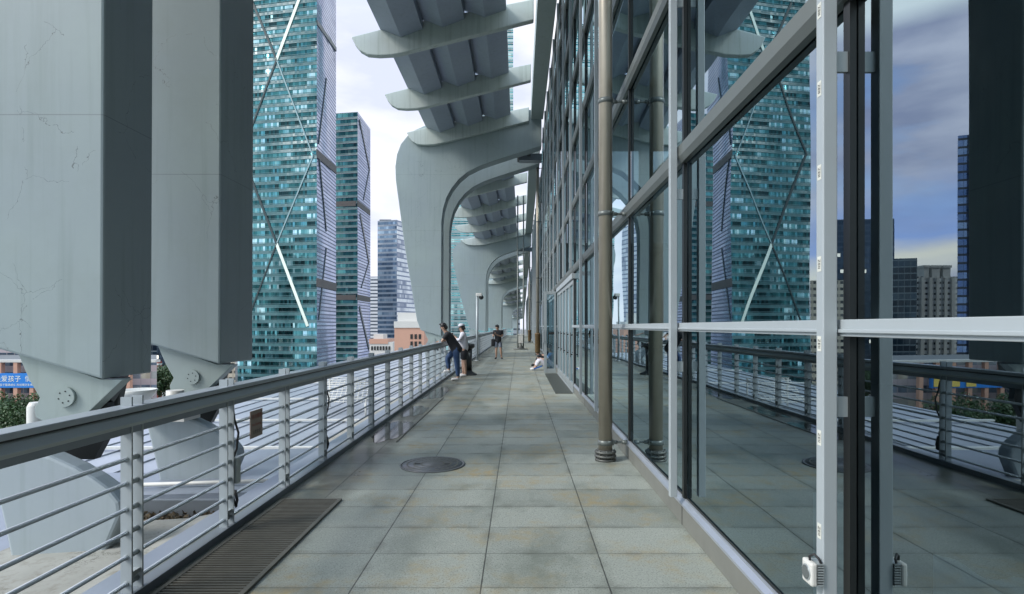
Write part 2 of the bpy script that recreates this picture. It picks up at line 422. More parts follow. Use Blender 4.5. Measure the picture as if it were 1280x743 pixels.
M['cgrey'] = plain('grey_shorts', (.22, .25, .31), .8, 0, .15, 9)
M['cblue'] = plain('blue_shirt', (.10, .21, .42), .8, 0, .15, 9)
M['shoe'] = plain('white_shoes', (.72, .72, .72), .5)
M['phone'] = plain('phone_black', (.01, .01, .012), .15)
M['paper'] = plain('paper', (.70, .69, .80), .7, 0, .08, 5)
M['sleeve'] = plain('wooden_sleeve', (.26, .165, .075), .5, 0, .35, 14)
M['board'] = plain('blue_board', (.05, .16, .48), .5)

# ------------------------------------------------------------------ ground, walkway, hidden floors
GZ = -25.0
g = MB(); g.face([(-3000,-1500,GZ),(3000,-1500,GZ),(3000,4500,GZ),(-3000,4500,GZ)])
tag(g.build('ground', M['pave'], weld=False), kind='structure')
g = MB(); g.face([(-140,-200,GZ+.02),(-88,-200,GZ+.02),(-60,900,GZ+.02),(-96,900,GZ+.02)]); tag(g.build('road', M['asphalt'], weld=False), kind='structure')
g = MB(); g.face([(-86,-100,GZ+.03),(-20,-100,GZ+.03),(-20,100,GZ+.03),(-81,100,GZ+.03)]); tag(g.build('lawn', M['lawn'], weld=False), kind='structure')
g = MB()
for i in range(40):
    y = -60 + i * 12; x = -112 + (y / 1100) * 34
    g.face([(x,y,GZ+.026),(x+.3,y,GZ+.026),(x+.45,y+5,GZ+.026),(x+.15,y+5,GZ+.026)])
tag(g.build('road_markings', M['paintline'], weld=False), kind='structure')

XG, PZ = 1.33, .165                      # glass plane, plinth height
END = 100.0
w = MB()
w.box(-2.42, 9, -14, END+1, -.6, 0)
tag(w.build('walkway', M['floor']), kind='structure')
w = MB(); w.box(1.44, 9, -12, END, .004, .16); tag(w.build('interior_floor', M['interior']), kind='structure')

# ------------------------------------------------------------------ the glass facade
PITCH = 2.23
ROWS = [.235, 1.6, 2.97, 4.5, 6.0, 7.5, 9.0, 10.5, 11.88]
fac = thing('glass_facade', 'tall glass curtain wall with aluminium grid along the right of the walkway', 'glass wall', (XG, 0, 0))
FY0, FY1 = -5 * PITCH, 45 * PITCH
DOOR = (13.38, 18.9)
def rows_at(y):
    top = 11.88 if y < 33 else (11.2 if y < 55 else 8.4 if y < 80 else 6.2)
    return [z for z in ROWS if z <= top]
cands = []
for n in range(-5, 45):
    y0, y1 = n * PITCH, (n + 1) * PITCH
    rw = rows_at(y0)
    for k in range(len(rw) - 1):
        if DOOR[0] - .2 < (y0+y1)/2 < DOOR[1] and k < 2: continue
        z0, z1 = rw[k], rw[k+1]
        yc = max(y0, 1.3)
        vis = (y1 - max(y0, 1.3)) * (z1 - z0) / yc**2 if y1 > 1.4 and (z0 - H) / y1 < .6 else 0
        cands.append((-vis * (2.2 if vis else 1), y0, y1, z0, z1))
cands.sort()
def pane_mesh(mb, y0, y1, z0, z1):
    a, b = random.gauss(0, .0017), random.gauss(0, .0013)
    ym, zm = (y0+y1)/2, (z0+z1)/2
    pt = lambda y, z: (XG + .004 + (y-ym)*a + (z-zm)*b, y, z)
    mb.face([pt(y1-.012,z0), pt(y0+.012,z0), pt(y0+.012,z1), pt(y1-.012,z1)])
rest = MB()
for i, (v, y0, y1, z0, z1) in enumerate(cands):
    if i < 100:
        m = MB(); pane_mesh(m, y0, y1, z0, z1); m.build('glass_pane', M['glass'], fac, weld=False)
    else: pane_mesh(rest, y0, y1, z0, z1)
tag(rest.build('glass_panes', M['glass'], fac, weld=False), kind='stuff')
for n in range(-5, 46):
    y = n * PITCH; top = rows_at(y)[-1]; zb = .235
    if DOOR[0]+.3 < y < DOOR[1] - .3: zb = 2.97
    m = MB(); m.box(XG-.026, XG-.0, y-.022, y+.022, zb, top)
    m.build('mullion', M['black'], fac)
    if n % 11 == 3: continue                       # braced by a pole instead of a fin
    if n == 6 : zb = 2.97
    zf = .245 if zb < 1 else 2.97
    f = MB(); f.box(1.196, 1.252, y-.028, y+.026, zf, top)
    fo = f.build('fin', M['alu_white'], fac, .004)
    if 0 < n < 7:
        for z in ROWS[1:4]:
            if zf < z - .4: b = MB(); b.box(1.252, XG-.026, y-.008, y+.008, z-.36, z-.28); b.build('fin_bracket', M['alu'], fo)
for z in ROWS[1:]:
    a = FY0; ye = [q for q in range(-5, 46) if rows_at(q*PITCH)[-1] >= z]; y1 = max(ye) * PITCH
    segs = [(FY0, y1)]
    if z == 1.6: segs = [(FY0, DOOR[0] + .1), (DOOR[1] + .3, y1)]
    for a, b in segs:
        m = MB()
        if z == 1.6:
            m.box(1.268, XG-.004, a, b, 1.560, 1.626); m.box(1.256, 1.268, a, b, 1.574, 1.588)
            m.build('transom', M['alu_white'], fac, .003)
        else:
            m.prism([(1.262, z+.055), (1.262, z-.03), (1.285, z-.075), (XG-.004, z-.075), (XG-.004, z+.055)], 'y', a, b)
            m.build('transom', M['transom'], fac)
for a, b in ((FY0, DOOR[0]), (DOOR[1], FY1)):
    m = MB(); m.box(1.312, 1.45, a, b, 0, PZ); po = m.build('plinth', M['plinth'], fac)
    j = MB()
    for n in range(-2, 7):
        y = n * PITCH + .05
        if a < y < b: j.box(1.3095, 1.3125, y-.004, y+.004, 0, PZ-.002)
    if a < 0: j.build('joint', M['black'], po)
    m = MB()
    m.prism([(1.296, PZ+.002), (1.296, PZ+.02), (1.318, PZ+.05), (1.318, PZ+.062), (1.345, PZ+.072), (1.45, PZ+.072), (1.45, PZ+.002)], 'y', a, b)
    so = m.build('sill', M['sill'], fac)
    m = MB(); m.box(1.325, 1.331, a, b, PZ+.066, PZ+.082); m.build('sill_gasket', M['black'], so)
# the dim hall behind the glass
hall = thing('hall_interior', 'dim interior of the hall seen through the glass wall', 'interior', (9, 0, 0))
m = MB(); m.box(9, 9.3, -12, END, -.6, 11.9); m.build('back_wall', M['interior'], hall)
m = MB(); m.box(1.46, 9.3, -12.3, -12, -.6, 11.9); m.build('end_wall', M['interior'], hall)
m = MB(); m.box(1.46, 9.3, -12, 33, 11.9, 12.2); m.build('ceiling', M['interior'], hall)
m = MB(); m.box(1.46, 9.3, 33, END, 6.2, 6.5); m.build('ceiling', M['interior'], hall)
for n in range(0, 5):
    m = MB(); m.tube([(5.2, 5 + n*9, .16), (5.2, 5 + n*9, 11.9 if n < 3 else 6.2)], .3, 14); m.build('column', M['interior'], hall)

# entrance doors
for i in range(5):
    y0 = DOOR[0] + .06 + i * 1.1; y1 = y0 + 1.06
    lab = ['nearest closed glass door of the entrance row, beside the tall glazing', 'second closed glass door of the entrance row from the camera', 'middle closed glass door of the entrance row',
           'fourth closed glass door of the entrance row from the camera', 'farthest closed door of the entrance row, beside the open leaf'][i]
    d = thing('entrance_door', lab, 'door', (XG, y0, 0), 'glass doors in the facade')
    m = MB()
    for a, b in ((y0, y0+.07), (y1-.07, y1)): m.box(1.29, 1.35, a, b, .03, 2.72)
    m.box(1.29, 1.35, y0+.07, y1-.07, .03, .2); m.box(1.29, 1.35, y0+.07, y1-.07, 2.62, 2.72)
    m.build('door_frame', M['alu'], d, .003)
    m = MB(); m.face([(1.325, y1-.07, .2), (1.325, y0+.07, .2), (1.325, y0+.07, 2.62), (1.325, y1-.07, 2.62)]); m.build('door_glass', M['glass'], d, weld=False)
    m = MB(); m.box(1.238, 1.252, y0+.1, y0+.13, .85, 1.45); m.box(1.252, 1.29, y0+.105, y0+.125, .9, .93); m.box(1.252, 1.29, y0+.105, y0+.125, 1.37, 1.40); m.build('handle', M['black'], d)
m = MB(); m.box(1.25, 1.40, DOOR[0]-.05, DOOR[1]+.05, 2.735, 2.865); m.build('door_header', M['alu_white'], fac, .004)
m = MB(); m.box(1.27, 1.40, DOOR[0], DOOR[1], 0, .028); m.build('door_threshold', M['alu'], fac)
d = thing('open_door_leaf', 'open glass door leaf standing square to the facade over the walkway', 'door', (1.25, 19.02, 0))
m = MB(); m.box(.84, .935, 18.98, 19.06, .02, 2.78); m.box(.935, 1.25, 18.99, 19.05, .02, .16); m.box(.935, 1.25, 18.99, 19.05, 2.68, 2.78); m.box(1.19, 1.25, 18.985, 19.055, .16, 2.68)
m.build('door_frame', M['alu'], d, .004)
m = MB(); m.face([(.935,19.02,.16),(1.19,19.02,.16),(1.19,19.02,2.68),(.935,19.02,2.68)]); m.build('door_glass', M['glass'], d, weld=False)
m = MB(); m.box(.80, .83, 18.93, 18.975, 1.05, 1.5); m.box(.83, .9, 18.945, 18.98, 1.1, 1.45); m.build('handle', M['alu_white'], d)
m = MB(); m.box(1.0, 1.25, 18.99, 19.05, 1.32, 1.40); m.build('push_bar', M['black'], d)
m = MB(); m.box(.86, 1.268, DOOR[0]-.1, 18.8, .0, .012); tag(m.build('door_mat', M['mat']), 'dark wet rubber mat on the paving in front of the glass doors', 'mat')

# braced steel poles
def brace_pole(y, label, sleeve=False):
    top = 11.8 if y < 33 else 9.0
    p = thing('brace_pole', label, 'pole', (1.03, y, 0), 'steel poles bracing the glass wall')
    m = MB(); m.tube([(1.03,y,.05), (1.03,y,top)], .083, 20); sh = m.build('shaft', M['pole'], p)
    m = MB()
    m.lathe((1.03,y,0), [(.06,0),(.125,.0),(.125,.022),(.09,.026),(.09,.04),(.13,.046),(.13,.066),(.095,.07),(.095,.088),(.128,.094),(.128,.112),(.09,.118),(.084,.13)], 20)
    for k in range(8):
        a = k*math.pi/4; m.tube([(1.03+.108*math.cos(a), y+.108*math.sin(a), .0), (1.03+.108*math.cos(a), y+.108*math.sin(a), .13)], .009, 6)
    m.build('base_collar', M['pole_dark'], p)
    for z in [.215, 2.94, 4.28, 7.42] + ([10.4] if y < 33 else []):
        if z > top: continue
        m = MB(); m.tube([(1.1,y,z), (XG-.05,y,z)], .014, 8); m.tube([(1.1,y,z), (1.17,y,z)], .022, 8); m.tube([(XG-.1,y,z), (XG-.04,y,z)], .026, 8)
        m.build('arm', M['transom'], p)
        m = MB(); m.lathe((1.03,y,z-.03), [(.08,0),(.091,.002),(.091,.058),(.08,.06)], 20); m.box(1.1,1.125,y-.04,y+.04,z-.03,z+.03); m.build('clamp_ring', M['transom'], p)
    if sleeve:
        m = MB(); m.lathe((1.03,y,0), [(.135,.13),(.15,.15),(.15,1.12),(.17,1.14),(.17,1.2),(.10,1.23)], 14); m.build('sleeve', M['sleeve'], p)
brace_pole(3*PITCH, 'nearest brown steel pole braced to the glass wall, on a bolted collar')
brace_pole(14*PITCH, 'brown steel pole with a wooden sleeve behind the open door leaf', True)
brace_pole(25*PITCH, 'farthest brown steel pole with a wooden sleeve, beyond the twin mast', True)

# stickers on the nearest fin, floodlight, paper notices
FY = PITCH
for i, (py, lab) in enumerate(((12, 'printed label on the nearest fin, topmost of the stickers'), (110, 'printed label on the nearest fin, second from the top'), (215, 'printed label on the nearest fin above the middle transom'),
                  (330, 'printed label on the nearest fin just above the middle transom'), (430, 'printed label on the nearest fin just below the middle transom'), (548, 'printed label on the nearest fin, second from the floodlight'), (665, 'printed label on the nearest fin just above the floodlight'))):
    z = H - (py - VY) / FPX * 2.22
    s = thing('sticker', lab, 'sticker', (1.1945, FY, z), 'stickers on the fin')
    m = MB(); m.box(1.1945, 1.1955, FY-.014, FY+.014, z-.03, z+.03); m.build('label_sheet', M['sticker'], s)
    rot = Matrix.Translation((1.1935, FY, z)) @ Matrix.Rotation(R(-90), 4, 'Z') @ Matrix.Rotation(R(90), 4, 'X') @ Matrix.Rotation(R(-90), 4, 'Z')
    text('ZEII', .024, M['ink'], 'label_print', s, rot)
lz = H - (719 - VY) / FPX * 2.2
L = thing('floodlight', 'small white floodlight with cooling fins strapped to the nearest fin', 'light', (1.2, FY, lz))
m = MB(); m.box(1.144, 1.170, FY-.038, FY+.038, lz-.046, lz+.046); m.build('housing', M['white'], L, .008)
m = MB(); m.tube([(1.1455,FY,lz),(1.1405,FY,lz)], .031, 20); m.build('bezel', M['alu'], L)
m = MB(); m.tube([(1.141,FY,lz),(1.138,FY,lz)], .026, 20); m.build('lens', M['lens'], L)
m = MB()
for k in range(9): m.box(1.170, 1.196, FY-.036, FY+.025, lz-.042+k*.0102, lz-.037+k*.0102)
m.build('heat_sink', M['alu'], L)
m = MB(); m.tube([(1.158,FY,lz+.046),(1.156,FY,lz+.062),(1.17,FY-.01,lz+.074),(1.182,FY-.02,lz+.06),(1.186,FY-.03,lz+.045)], .005, 8); m.build('cable', M['cable'], L)
def notice(y0, y1, z0, z1, label):
    t_ = thing('paper_notice', label, 'notice', (1.4, (y0+y1)/2, z0), 'paper notices behind the glass')
    m = MB(); n = 22
    for i in range(n):
        a, b = y0+(y1-y0)*i/n, y0+(y1-y0)*(i+1)/n
        f = lambda q: 1.375 + .05*math.sin((q-y0)/(y1-y0)*math.pi)
        ra, rb = [z1 - .014*math.sin(k*.9) - .02*math.sin(k*.37+1) for k in (i, i+1)]
        m.face([(f(a),a,z0),(f(b),b,z0),(f(b),b,rb),(f(a),a,ra)])
    m.build('sheet', M['paper'], t_, weld=False)
    ys = [y1 - .12 - k*.062 for k in range(int((y1-y0-.2)/.062))]
    for k, y in enumerate(ys):
        rot = Matrix.Translation((1.362 if k else 1.362, y, (z0+z1)/2-.04)) @ Matrix.Rotation(R(-90), 4, 'Z') @ Matrix.Rotation(R(90), 4, 'X')
        text('\n'.join(['高处危险请勿'[(k*2+j) % 6] for j in range(5)]), .036, M['ink'], 'writing', t_, rot)
notice(1.25, 1.86, .2, .86, 'torn white paper with handwritten columns leaning behind the nearest glass pane')
notice(2.3, 2.62, .35, .84, 'narrow white paper with handwriting behind the glass beside the floodlight')

# ------------------------------------------------------------------ floor fittings
def grate(y0, y1, label):
    g = thing('drain_grate', label, 'drain grate', (-1.9, y0, 0), 'drain channels along the railing')
    x0, x1 = -2.16, -1.65
    m = MB(); m.face([(x0,y0,.003),(x1,y0,.003),(x1,y1,.003),(x0,y1,.003)]); m.build('channel', M['pit'], g, weld=False)
    m = MB(); m.box(x0-.02,x0+.012,y0-.02,y1+.02,.0,.018); m.box(x1-.012,x1+.02,y0-.02,y1+.02,0,.018); m.box(x0+.012,x1-.012,y0-.02,y0+.012,0,.018); m.box(x0+.012,x1-.012,y1-.012,y1+.02,0,.018)
    m.build('frame', M['grate'], g)
    m = MB(); y = y0 + .03
    while y < y1 - .03: m.box(x0+.012, x1-.012, y, y+.016, .005, .016); y += .036
    m.build('bars', M['grate'], g)
grate(1.6, 5.13, 'rusty steel drain grate in the floor beside the nearest railing posts')
g = thing('wet_channel', 'wet gutter strip with dark puddles beside the railing, beyond the grate', 'drain channel', (-1.9, 7.7, 0))
def puddle(y0, y1, x0, x1, ph):
    m = MB(); n = 40; pts = []
    for i in range(n):
        an = 2*math.pi*i/n; k = 1 + .12*math.sin(3*an+ph) + .08*math.sin(7*an+2*ph)
        c_, s_ = math.cos(an), math.sin(an)
        pts.append((max(x0, min(x1, (x0+x1)/2 + (x1-x0)*.58*k*c_)), (y0+y1)/2 + (y1-y0)/2*k*math.copysign(abs(s_)**.7, s_), .0035))
    m.face(pts); m.build('puddle', M['wet'], g, weld=False)
puddle(7.8, 9.4, -2.15, -1.71, .4); puddle(9.9, 11.2, -2.15, -1.76, 1.7); puddle(12.2, 14.6, -2.15, -1.74, 2.6)
m = MB(); m.box(-1.70,-1.685,7.72,12.5,0,.01); m.build('channel_edge', M['grate'], g)
g = thing('manhole_cover', 'round iron manhole cover set in the paving', 'manhole cover', (-1.0, 6.47, 0))
m = MB(); m.lathe((-1.0,6.47,0), [(.372,0),(.372,.010),(.352,.012),(.352,.008),(.34,.008),(.34,.013),(.0001,.013)], 40); m.build('cover', M['manhole'], g)
m = MB(); m.box(-1.2,-1.14,6.44,6.47,.013,.016); m.box(-.86,-.8,6.44,6.47,.013,.016); m.build('lift_slot', M['pit'], g)
for rr in (.12, .2, .28):
    mg = MB()
    for k in range(28):
        a0, a1 = k*2*math.pi/28, (k+.7)*2*math.pi/28
        mg.face([(-1+rr*math.cos(a0),6.47+rr*math.sin(a0),.0145),(-1+(rr+.02)*math.cos(a0),6.47+(rr+.02)*math.sin(a0),.0145),(-1+(rr+.02)*math.cos(a1),6.47+(rr+.02)*math.sin(a1),.0145),(-1+rr*math.cos(a1),6.47+rr*math.sin(a1),.0145)])
    mg.build('tread_ring', M['grate'], g, weld=False)

# ------------------------------------------------------------------ railing
rl = thing('walkway_railing', 'grey steel railing with twin flat posts and horizontal rods along the left edge', 'railing', (-2.27, 0, 0))
XR, RS = -2.27, 1.063
pm = MB()
for dy in (-.046, .046): pm.box(XR-.032, XR+.032, dy-.006, dy+.006, .0, 1.19)
for z in (.11,.264,.405,.54,.69,.83): pm.tube([(XR,-.06,z),(XR,.06,z)], .017, 8)
pm.box(XR-.02, XR+.02, -.04, .04, .14, .17)
p0 = pm.build('post', M['alu_white'], rl)
p0.location = Vector((0, 3.285, 0)) - Vector((-2.27, 0, 0))
for k in range(-4, 91):
    if k == 0: continue
    c = p0.copy(); COL.objects.link(c); c.location.y = 3.285 + RS*k
RY0, RY1 = 3.285 - RS*4.5, END
for z in (.11,.264,.405,.54,.69,.83):
    m = MB(); m.tube([(XR, RY0, z), (XR, RY1, z)], .0125, 8); m.build('rod', M['rail'], rl)
m = MB()
m.box(XR-.07, XR+.058, RY0, RY1, 1.106, 1.138)
m.build('handrail', M['rail'], rl, .004)
m = MB(); m.box(XR-.03, XR+.045, RY0, RY1, 1.096, 1.1055); m.build('rail_groove', M['black'], rl)
m = MB(); m.prism([(XR-.055,1.03),(XR-.055,1.0955),(XR+.046,1.0955),(XR+.078,1.05),(XR+.07,1.03)], 'y', RY0, RY1); m.build('rail_lip', M['alu'], rl, .003)
m = MB(); m.box(XR-.028, XR+.028, RY0, RY1, .982, 1.0295); m.build('rail_box', M['rail_dark'], rl)
m = MB(); m.box(XR-.05, XR+.045, RY0, RY1, 0, .055); m.build('kerb_rail', M['rail_dark'], rl)
e = thing('end_railing', 'far cross railing closing the end of the walkway', 'railing', (0, END, 0))
m = MB()
for k in range(5): m.box(-2.2+k*.85, -2.14+k*.85, END-.03, END+.03, 0, 1.15)
m.build('posts', M['alu_white'], e)
m = MB(); m.box(-2.2, 1.3, END-.05, END+.05, 1.08, 1.12); m.build('handrail', M['rail'], e)
m = MB()
for z in (.11,.264,.405,.54,.69,.83): m.tube([(-2.2,END,z),(1.3,END,z)], .014, 6)
m.build('rods', M['rail'], e)
# cables and switch boxes on two posts, small sign
for k, lab in ((1, 'grey switch box with a looped cable on the second visible railing post'), (3, 'black cable end strapped behind the fourth visible railing post')):
    y = 3.285 + RS*k + .07
    b = thing('switch_box', lab, 'switch box', (XR, y, .5), 'cable boxes on the railing')
    m = MB(); m.box(XR-.03, XR+.05, y-.01, y+.05, .36, .56) if k == 1 else m.box(XR-.025, XR+.02, y, y+.035, .15, .32)
    bo = m.build('box', M['alu'] if k == 1 else M['black'], b, .004)
    m = MB(); m.tube([(XR+.0,y+.02,.96),(XR+.01,y+.03,.85),(XR+.03,y+.05,.75),(XR+.02,y+.04,.62),(XR,y+.025,.55)], .009, 8)
    m.tube([(XR,y+.02,.37),(XR-.01,y+.03,.25),(XR+.02,y+.04,.16),(XR+.03,y+.03,.22),(XR+.02,y+.02,.3)], .011, 8); m.build('cable', M['cable'], b)
    if k == 1:
        m = MB(); m.box(XR+.0, XR+.012, y-.002, y+.0, .45, .5); m.build('window', M['black'], b)
sg = thing('warning_sign', 'small brownish warning plate hung on the railing rods', 'sign', (-2.25, 4.8, .7))
m = MB(); m.box(-2.252, -2.246, 4.68, 4.90, .655, .885); m.build('plate', M['signbrown'], sg)
RX = lambda x, y, z: Matrix.Translation((x, y, z)) @ Matrix.Rotation(R(90), 4, 'Z') @ Matrix.Rotation(R(90), 4, 'X')
text('请勿攀爬', .046, M['red'], 'writing', sg, RX(-2.2445, 4.79, .83))
text('No Climbing', .031, M['red'], 'writing', sg, RX(-2.2445, 4.79, .765))
text('注意安全', .036, M['ink'], 'writing', sg, RX(-2.2445, 4.79, .70))

# ------------------------------------------------------------------ roof arches
KN = [(-30, -3.9, -6.2, 1.0), (28, -3.9, -6.2, 1.0), (52, -3.12, -6.2, .84), (78, -2.5, -6.1, .67), (104, -1.4, -5.0, .46), (130, -.45, -3.2, .25), (160, -.2, -2, .2)]
def par(y):
    for (a, *p), (b, *q) in zip(KN, KN[1:]):
        if a <= y <= b:
            t = (y - a) / (b - a); return [u + (v - u) * t for u, v in zip(p, q)]
def fit(x, z, y):
    xi, xo, sz = par(y)
    X = xo + (x + 6.2) / 2.3 * (xi - xo) if x <= -3.9 else xi + (x + 3.9) / 5.0 * (1.1 - xi)
    return (X, 1.1 + (z - 1.1) * sz if z > 1.1 else z)
def px28(a, b): return ((a - VX) * .04, H + (VY - b) * .04)
inner = [px28(*q) for q in ((552,300),(552,278),(554,262),(558,248),(565,235),(574,224),(585,215),(600,207.5),(620,200.5),(640,194),(660,188),(677,182.5))]
outer = [px28(*q) for q in ((560,150),(542,154),(530,157.5),(519,162.5),(509,170),(501,180),(496,193),(494,208),(494.5,225),(498,250),(506,310),(521,400))]
ARCH = [(-3.9, 1.1)] + inner + [(1.12, 12.5)] + outer + [(-4.93, 1.40)]
foot_disc = [(-4.3, .92)]
def arch(y0, dep, label, foot=True):
    a = thing('roof_arch', label, 'arch', (-4.4, y0, 0), 'white steel arches carrying the roof')
    pts = [fit(x, z, y0) for x, z in ARCH]
    m = MB(); m.prism(pts, 'y', y0, y0+dep)
    body = m.build('arch_body', M['paint'], a, .025 if y0 < 40 else 0)
    if foot:
        m = MB()
        sc = 5.35 / 700
        pl = [((x-VX)*sc, H - (y-VY)*sc) for x, y in ((24,438),(128,474),(156,474.5),(107,521),(84,531),(60,528),(48,521),(46,511),(53,497),(40,475))]
        for k, (u0, u1) in enumerate(((.08,.22),(.32,.40),(.52,.60))):
            yy = y0 + u0; q = yy / 5.32; rr = 1.0 if k == 0 else .985
            pl2_ = [(x if k == 0 or x < -4.0 else x - .14*k - (0 if k == 1 else .02), z) for x, z in pl]
            m = MB(); m.prism(pl2_, 'y', yy, y0+u1)
            fb = m.build('foot_plate', M['paint_clean'] if k == 0 else M['foot_dark'], a, .006)
            if k == 0:
                m = MB(); m.tube([(-4.3,y0+.082,.93),(-4.3,y0+.05,.93)], .094, 28)
                d = m.build('pin_cap', M['paint_clean'], fb)
                for q in range(6):
                    m = MB()
                    an = q*math.pi/3+.3; m.tube([(-4.3+.055*math.cos(an),y0+.0505,.93+.055*math.sin(an)),(-4.3+.055*math.cos(an),y0+.047,.93+.055*math.sin(an))], .007, 8)
                    m.build('bolt_hole', M['black'], fb)
        m = MB(); m.tube([(-4.3,y0+.1,.93),(-4.3,y0+.6,.93)], .07, 16); m.build('pin', M['black'], a)
        m = MB(); m.prism([(-4.62,.3),(-4.15,.3),(-3.98,.62),(-4.02,.85),(-4.3,1.02),(-4.5,.9)], 'y', y0+.225, y0+.315); m.build('slot_shade_block', M['black'], a)  # black filler block stands in for the shade between the foot plates
    return a
ARCHES = [(5.24,.71,'nearest grey painted arch leg with its pin foot, at the left edge'), (7.3,.9,'second grey painted arch leg, right behind the nearest one'),
          (28,.75,'large arch framing the view past the leaning man, front of its pair'), (30.5,.75,'arch close behind the large framing arch, back of its pair'),
          (52,.75,'front arch of the third pair, behind the white camera pole'), (54.5,.75,'back arch of the third pair, behind the white camera pole'),
          (78,.75,'front arch of the fourth pair, above the man with a phone'), (80.5,.75,'back arch of the fourth pair, above the man with a phone'),
          (104,.75,'front arch of the fifth pair beyond the end of the walkway'), (106.1,.75,'back arch of the fifth pair beyond the end of the walkway'),
          (130,.75,'farthest and smallest front arch beside the teal tower base'), (132.1,.75,'farthest and smallest back arch beside the teal tower base')]
for k, (y, d, lab) in enumerate(ARCHES): arch(y, d, lab, k < 6)
for y in (28, 52):        # steel end blocks where the pair meets the facade
    f0, f1 = fit(.1, 10.5, y), fit(1.1, 10.9, y)
    b = thing('beam_end_frame', 'dark steel connector at the facade end of the ' + ('large framing arch' if y == 28 else 'third arch pair'), 'steel frame', (f0[0], y, f0[1]), 'steel connectors at the arch ends')
    m = MB(); m.box(.42, .6, y+.8, y+2.05, f1[1]-.35, f1[1]+.75); m.box(-.1, 0, y+.8, y+2.05, f1[1]-.5, f1[1]+.6); m.build('bracket', M['black'], b)
    m = MB(); m.box(.0, 1.2, y+1.5, y+2.05, f1[1]-.55, f1[1]-.2); m.build('cross_beam', M['rail_dark'], b)

# piers below the legs
for k, (y0, lab) in enumerate(((5.0,'broad smooth grey pier below the nearest arch leg'), (7.1,'broad smooth grey pier below the second arch leg'), (27.8,'grey pier below the large framing arch'), (51.8,'grey pier below the third arch pair'))):
    pr = [(-4.45,-3),(-4.5,-.7),(-4.6,-.2),(-4.72,.3),(-4.78,.5),(-4.5,.52),(-4.2,.44),(-3.98,.34),(-3.81,.24),(-3.66,.13),(-3.58,.03),(-3.56,-.08),(-3.75,-.53),(-4.0,-1.2),(-4.2,-3)]
    m = MB(); m.prism(pr, 'y', y0, y0+(2.6 if k > 1 else .2))
    o = m.build('arch_pier', M['pier'], None, .03); tag(o, lab, 'pier', 'piers below the arch legs')

# lower roofs beyond the railing
m = MB()
m.prism([(-2.42,-.012),(-2.42,-.1),(-2.80,-.2),(-2.80,-.11)], 'y', -10, END)
tag(m.build('roof_flashing', M['flash']), 'sloping metal flashing strip just outside the railing', 'flashing')
m = MB(); m.prism([(-2.70,-2),(-2.70,-.25),(-3.4,-.38),(-4.75,-.46),(-4.75,-2)], 'y', -8, 5.78); m.prism([(-2.72,-2),(-2.72,-.25),(-3.3,-.36),(-3.3,-2)], 'y', 8.8, END)
tag(m.build('concrete_ledge', M['conc']), 'stained cracked concrete ledge below the railing between the arch piers', 'ledge')
m = MB(); m.box(-4.98,-2.72,5.785,6.36,-2,-.62); m.box(-4.98,-2.72,6.365,6.44,-2,-.38)
tag(m.build('roof_gutter', M['rail_dark']), 'dark cross gutter full of dead leaves between the two arch piers', 'gutter')
m = MB(); m.prism([(-2.72,-2),(-2.72,-.3),(-4.98,-.36),(-4.98,-2)], 'y', 6.445, 8.795); m.box(-9.5,-4.985,5.0,8.795,-2,-.7)
tag(m.build('cover_plate', M['flash']), 'smooth bluish cover plate around the foot of the second arch pier', 'cover plate')
m = MB(); m.tube([(-4.9,6.7,-.31),(-2.75,6.75,-.255)], .025, 8)
tag(m.build('conduit_pipe', M['white']), 'thin white conduit pipe lying across the cover plate', 'pipe')
m = MB()
for k in range(2600):
    y = random.uniform(5.82, 6.33); x = random.uniform(-4.9,-2.78); z = -.61+random.random()*.12
    v = Vector((random.gauss(0,1),random.gauss(0,1),random.gauss(0,1))).normalized()*.035; q = v.cross(Vector((random.random(),random.random(),1))).normalized()*.02
    c = Vector((x,y,z)); m.face([c-v,c+q,c+v,c-q])
tag(m.build('leaf_litter', M['debris'], weld=False), 'dead leaves lying in the cross gutter below the railing', 'leaf litter', kind='stuff')
m = MB()
m.box(-11.2,-3.31,9.2,60,-1.6,-1.2); m.box(-11.2,-5.15,-8,9.2,-1.6,-1.2)
rf = m.build('metal_roof', M['roof']); tag(rf, 'bright metal roof lying below the walkway outside the railing', 'roof')
for k in range(12):
    m = MB(); x = -10.9 + k*.64; m.box(x, x+.02, 9.2 if x > -5.2 else -8, 60, -1.199, -1.17); m.build('seam', M['roof'], rf)
m = MB()
for y, x1 in ((12.5,-3.8),(16.2,-3.8),(21,-3.8),(27,-3.8),(35,-3.8)): m.box(-11.1, x1, y, y+.12, -1.15, -1.1)
m.build('roof_joint', M['white'], rf)
m = MB()
for i in range(11):
    m.tube([(-6.2+i*.14,17.5,-.8),(-6.6+i*.14,19.5,-.2)], .014, 6); m.tube([(-6.3-i*.03,17.6+i*.18,-.77+i*.058),(-4.7-i*.04,17.6+i*.18,-.77+i*.058)], .014, 6)
m.tube([(-6.2,17.5,-.8),(-6.2,17.5,-1.2)],.03,6); m.tube([(-4.8,17.5,-.8),(-4.8,17.5,-1.2)],.03,6); m.tube([(-6.6,19.5,-.2),(-6.6,19.5,-1.2)],.03,6); m.tube([(-5.2,19.5,-.2),(-5.2,19.5,-1.2)],.03,6)
tag(m.build('roof_lattice', M['white']), 'white metal lattice rack standing on the bright roof', 'lattice')
def vent(x, y, h, label):
    v = thing('roof_vent', label, 'roof vent', (x, y, -1.2), 'white vent posts on the lower roof')
    m = MB(); m.lathe((x,y,-1.2), [(.16,0),(.16,.1),(.09,h*.55),(.08,h*.62)], 14); m.build('flared_base', M['white'], v)
    m = MB(); m.lathe((x,y,-1.2), [(.075,h*.62),(.085,h*.65),(.085,h*.97),(.06,h)], 14); m.build('cap', M['white'], v)
vent(-6.05, 7.0, 1.85, 'white vent post on the lower roof left of the nearest pin foot')
vent(-5.7, 9.3, 1.75, 'white vent post between the two arch feet')
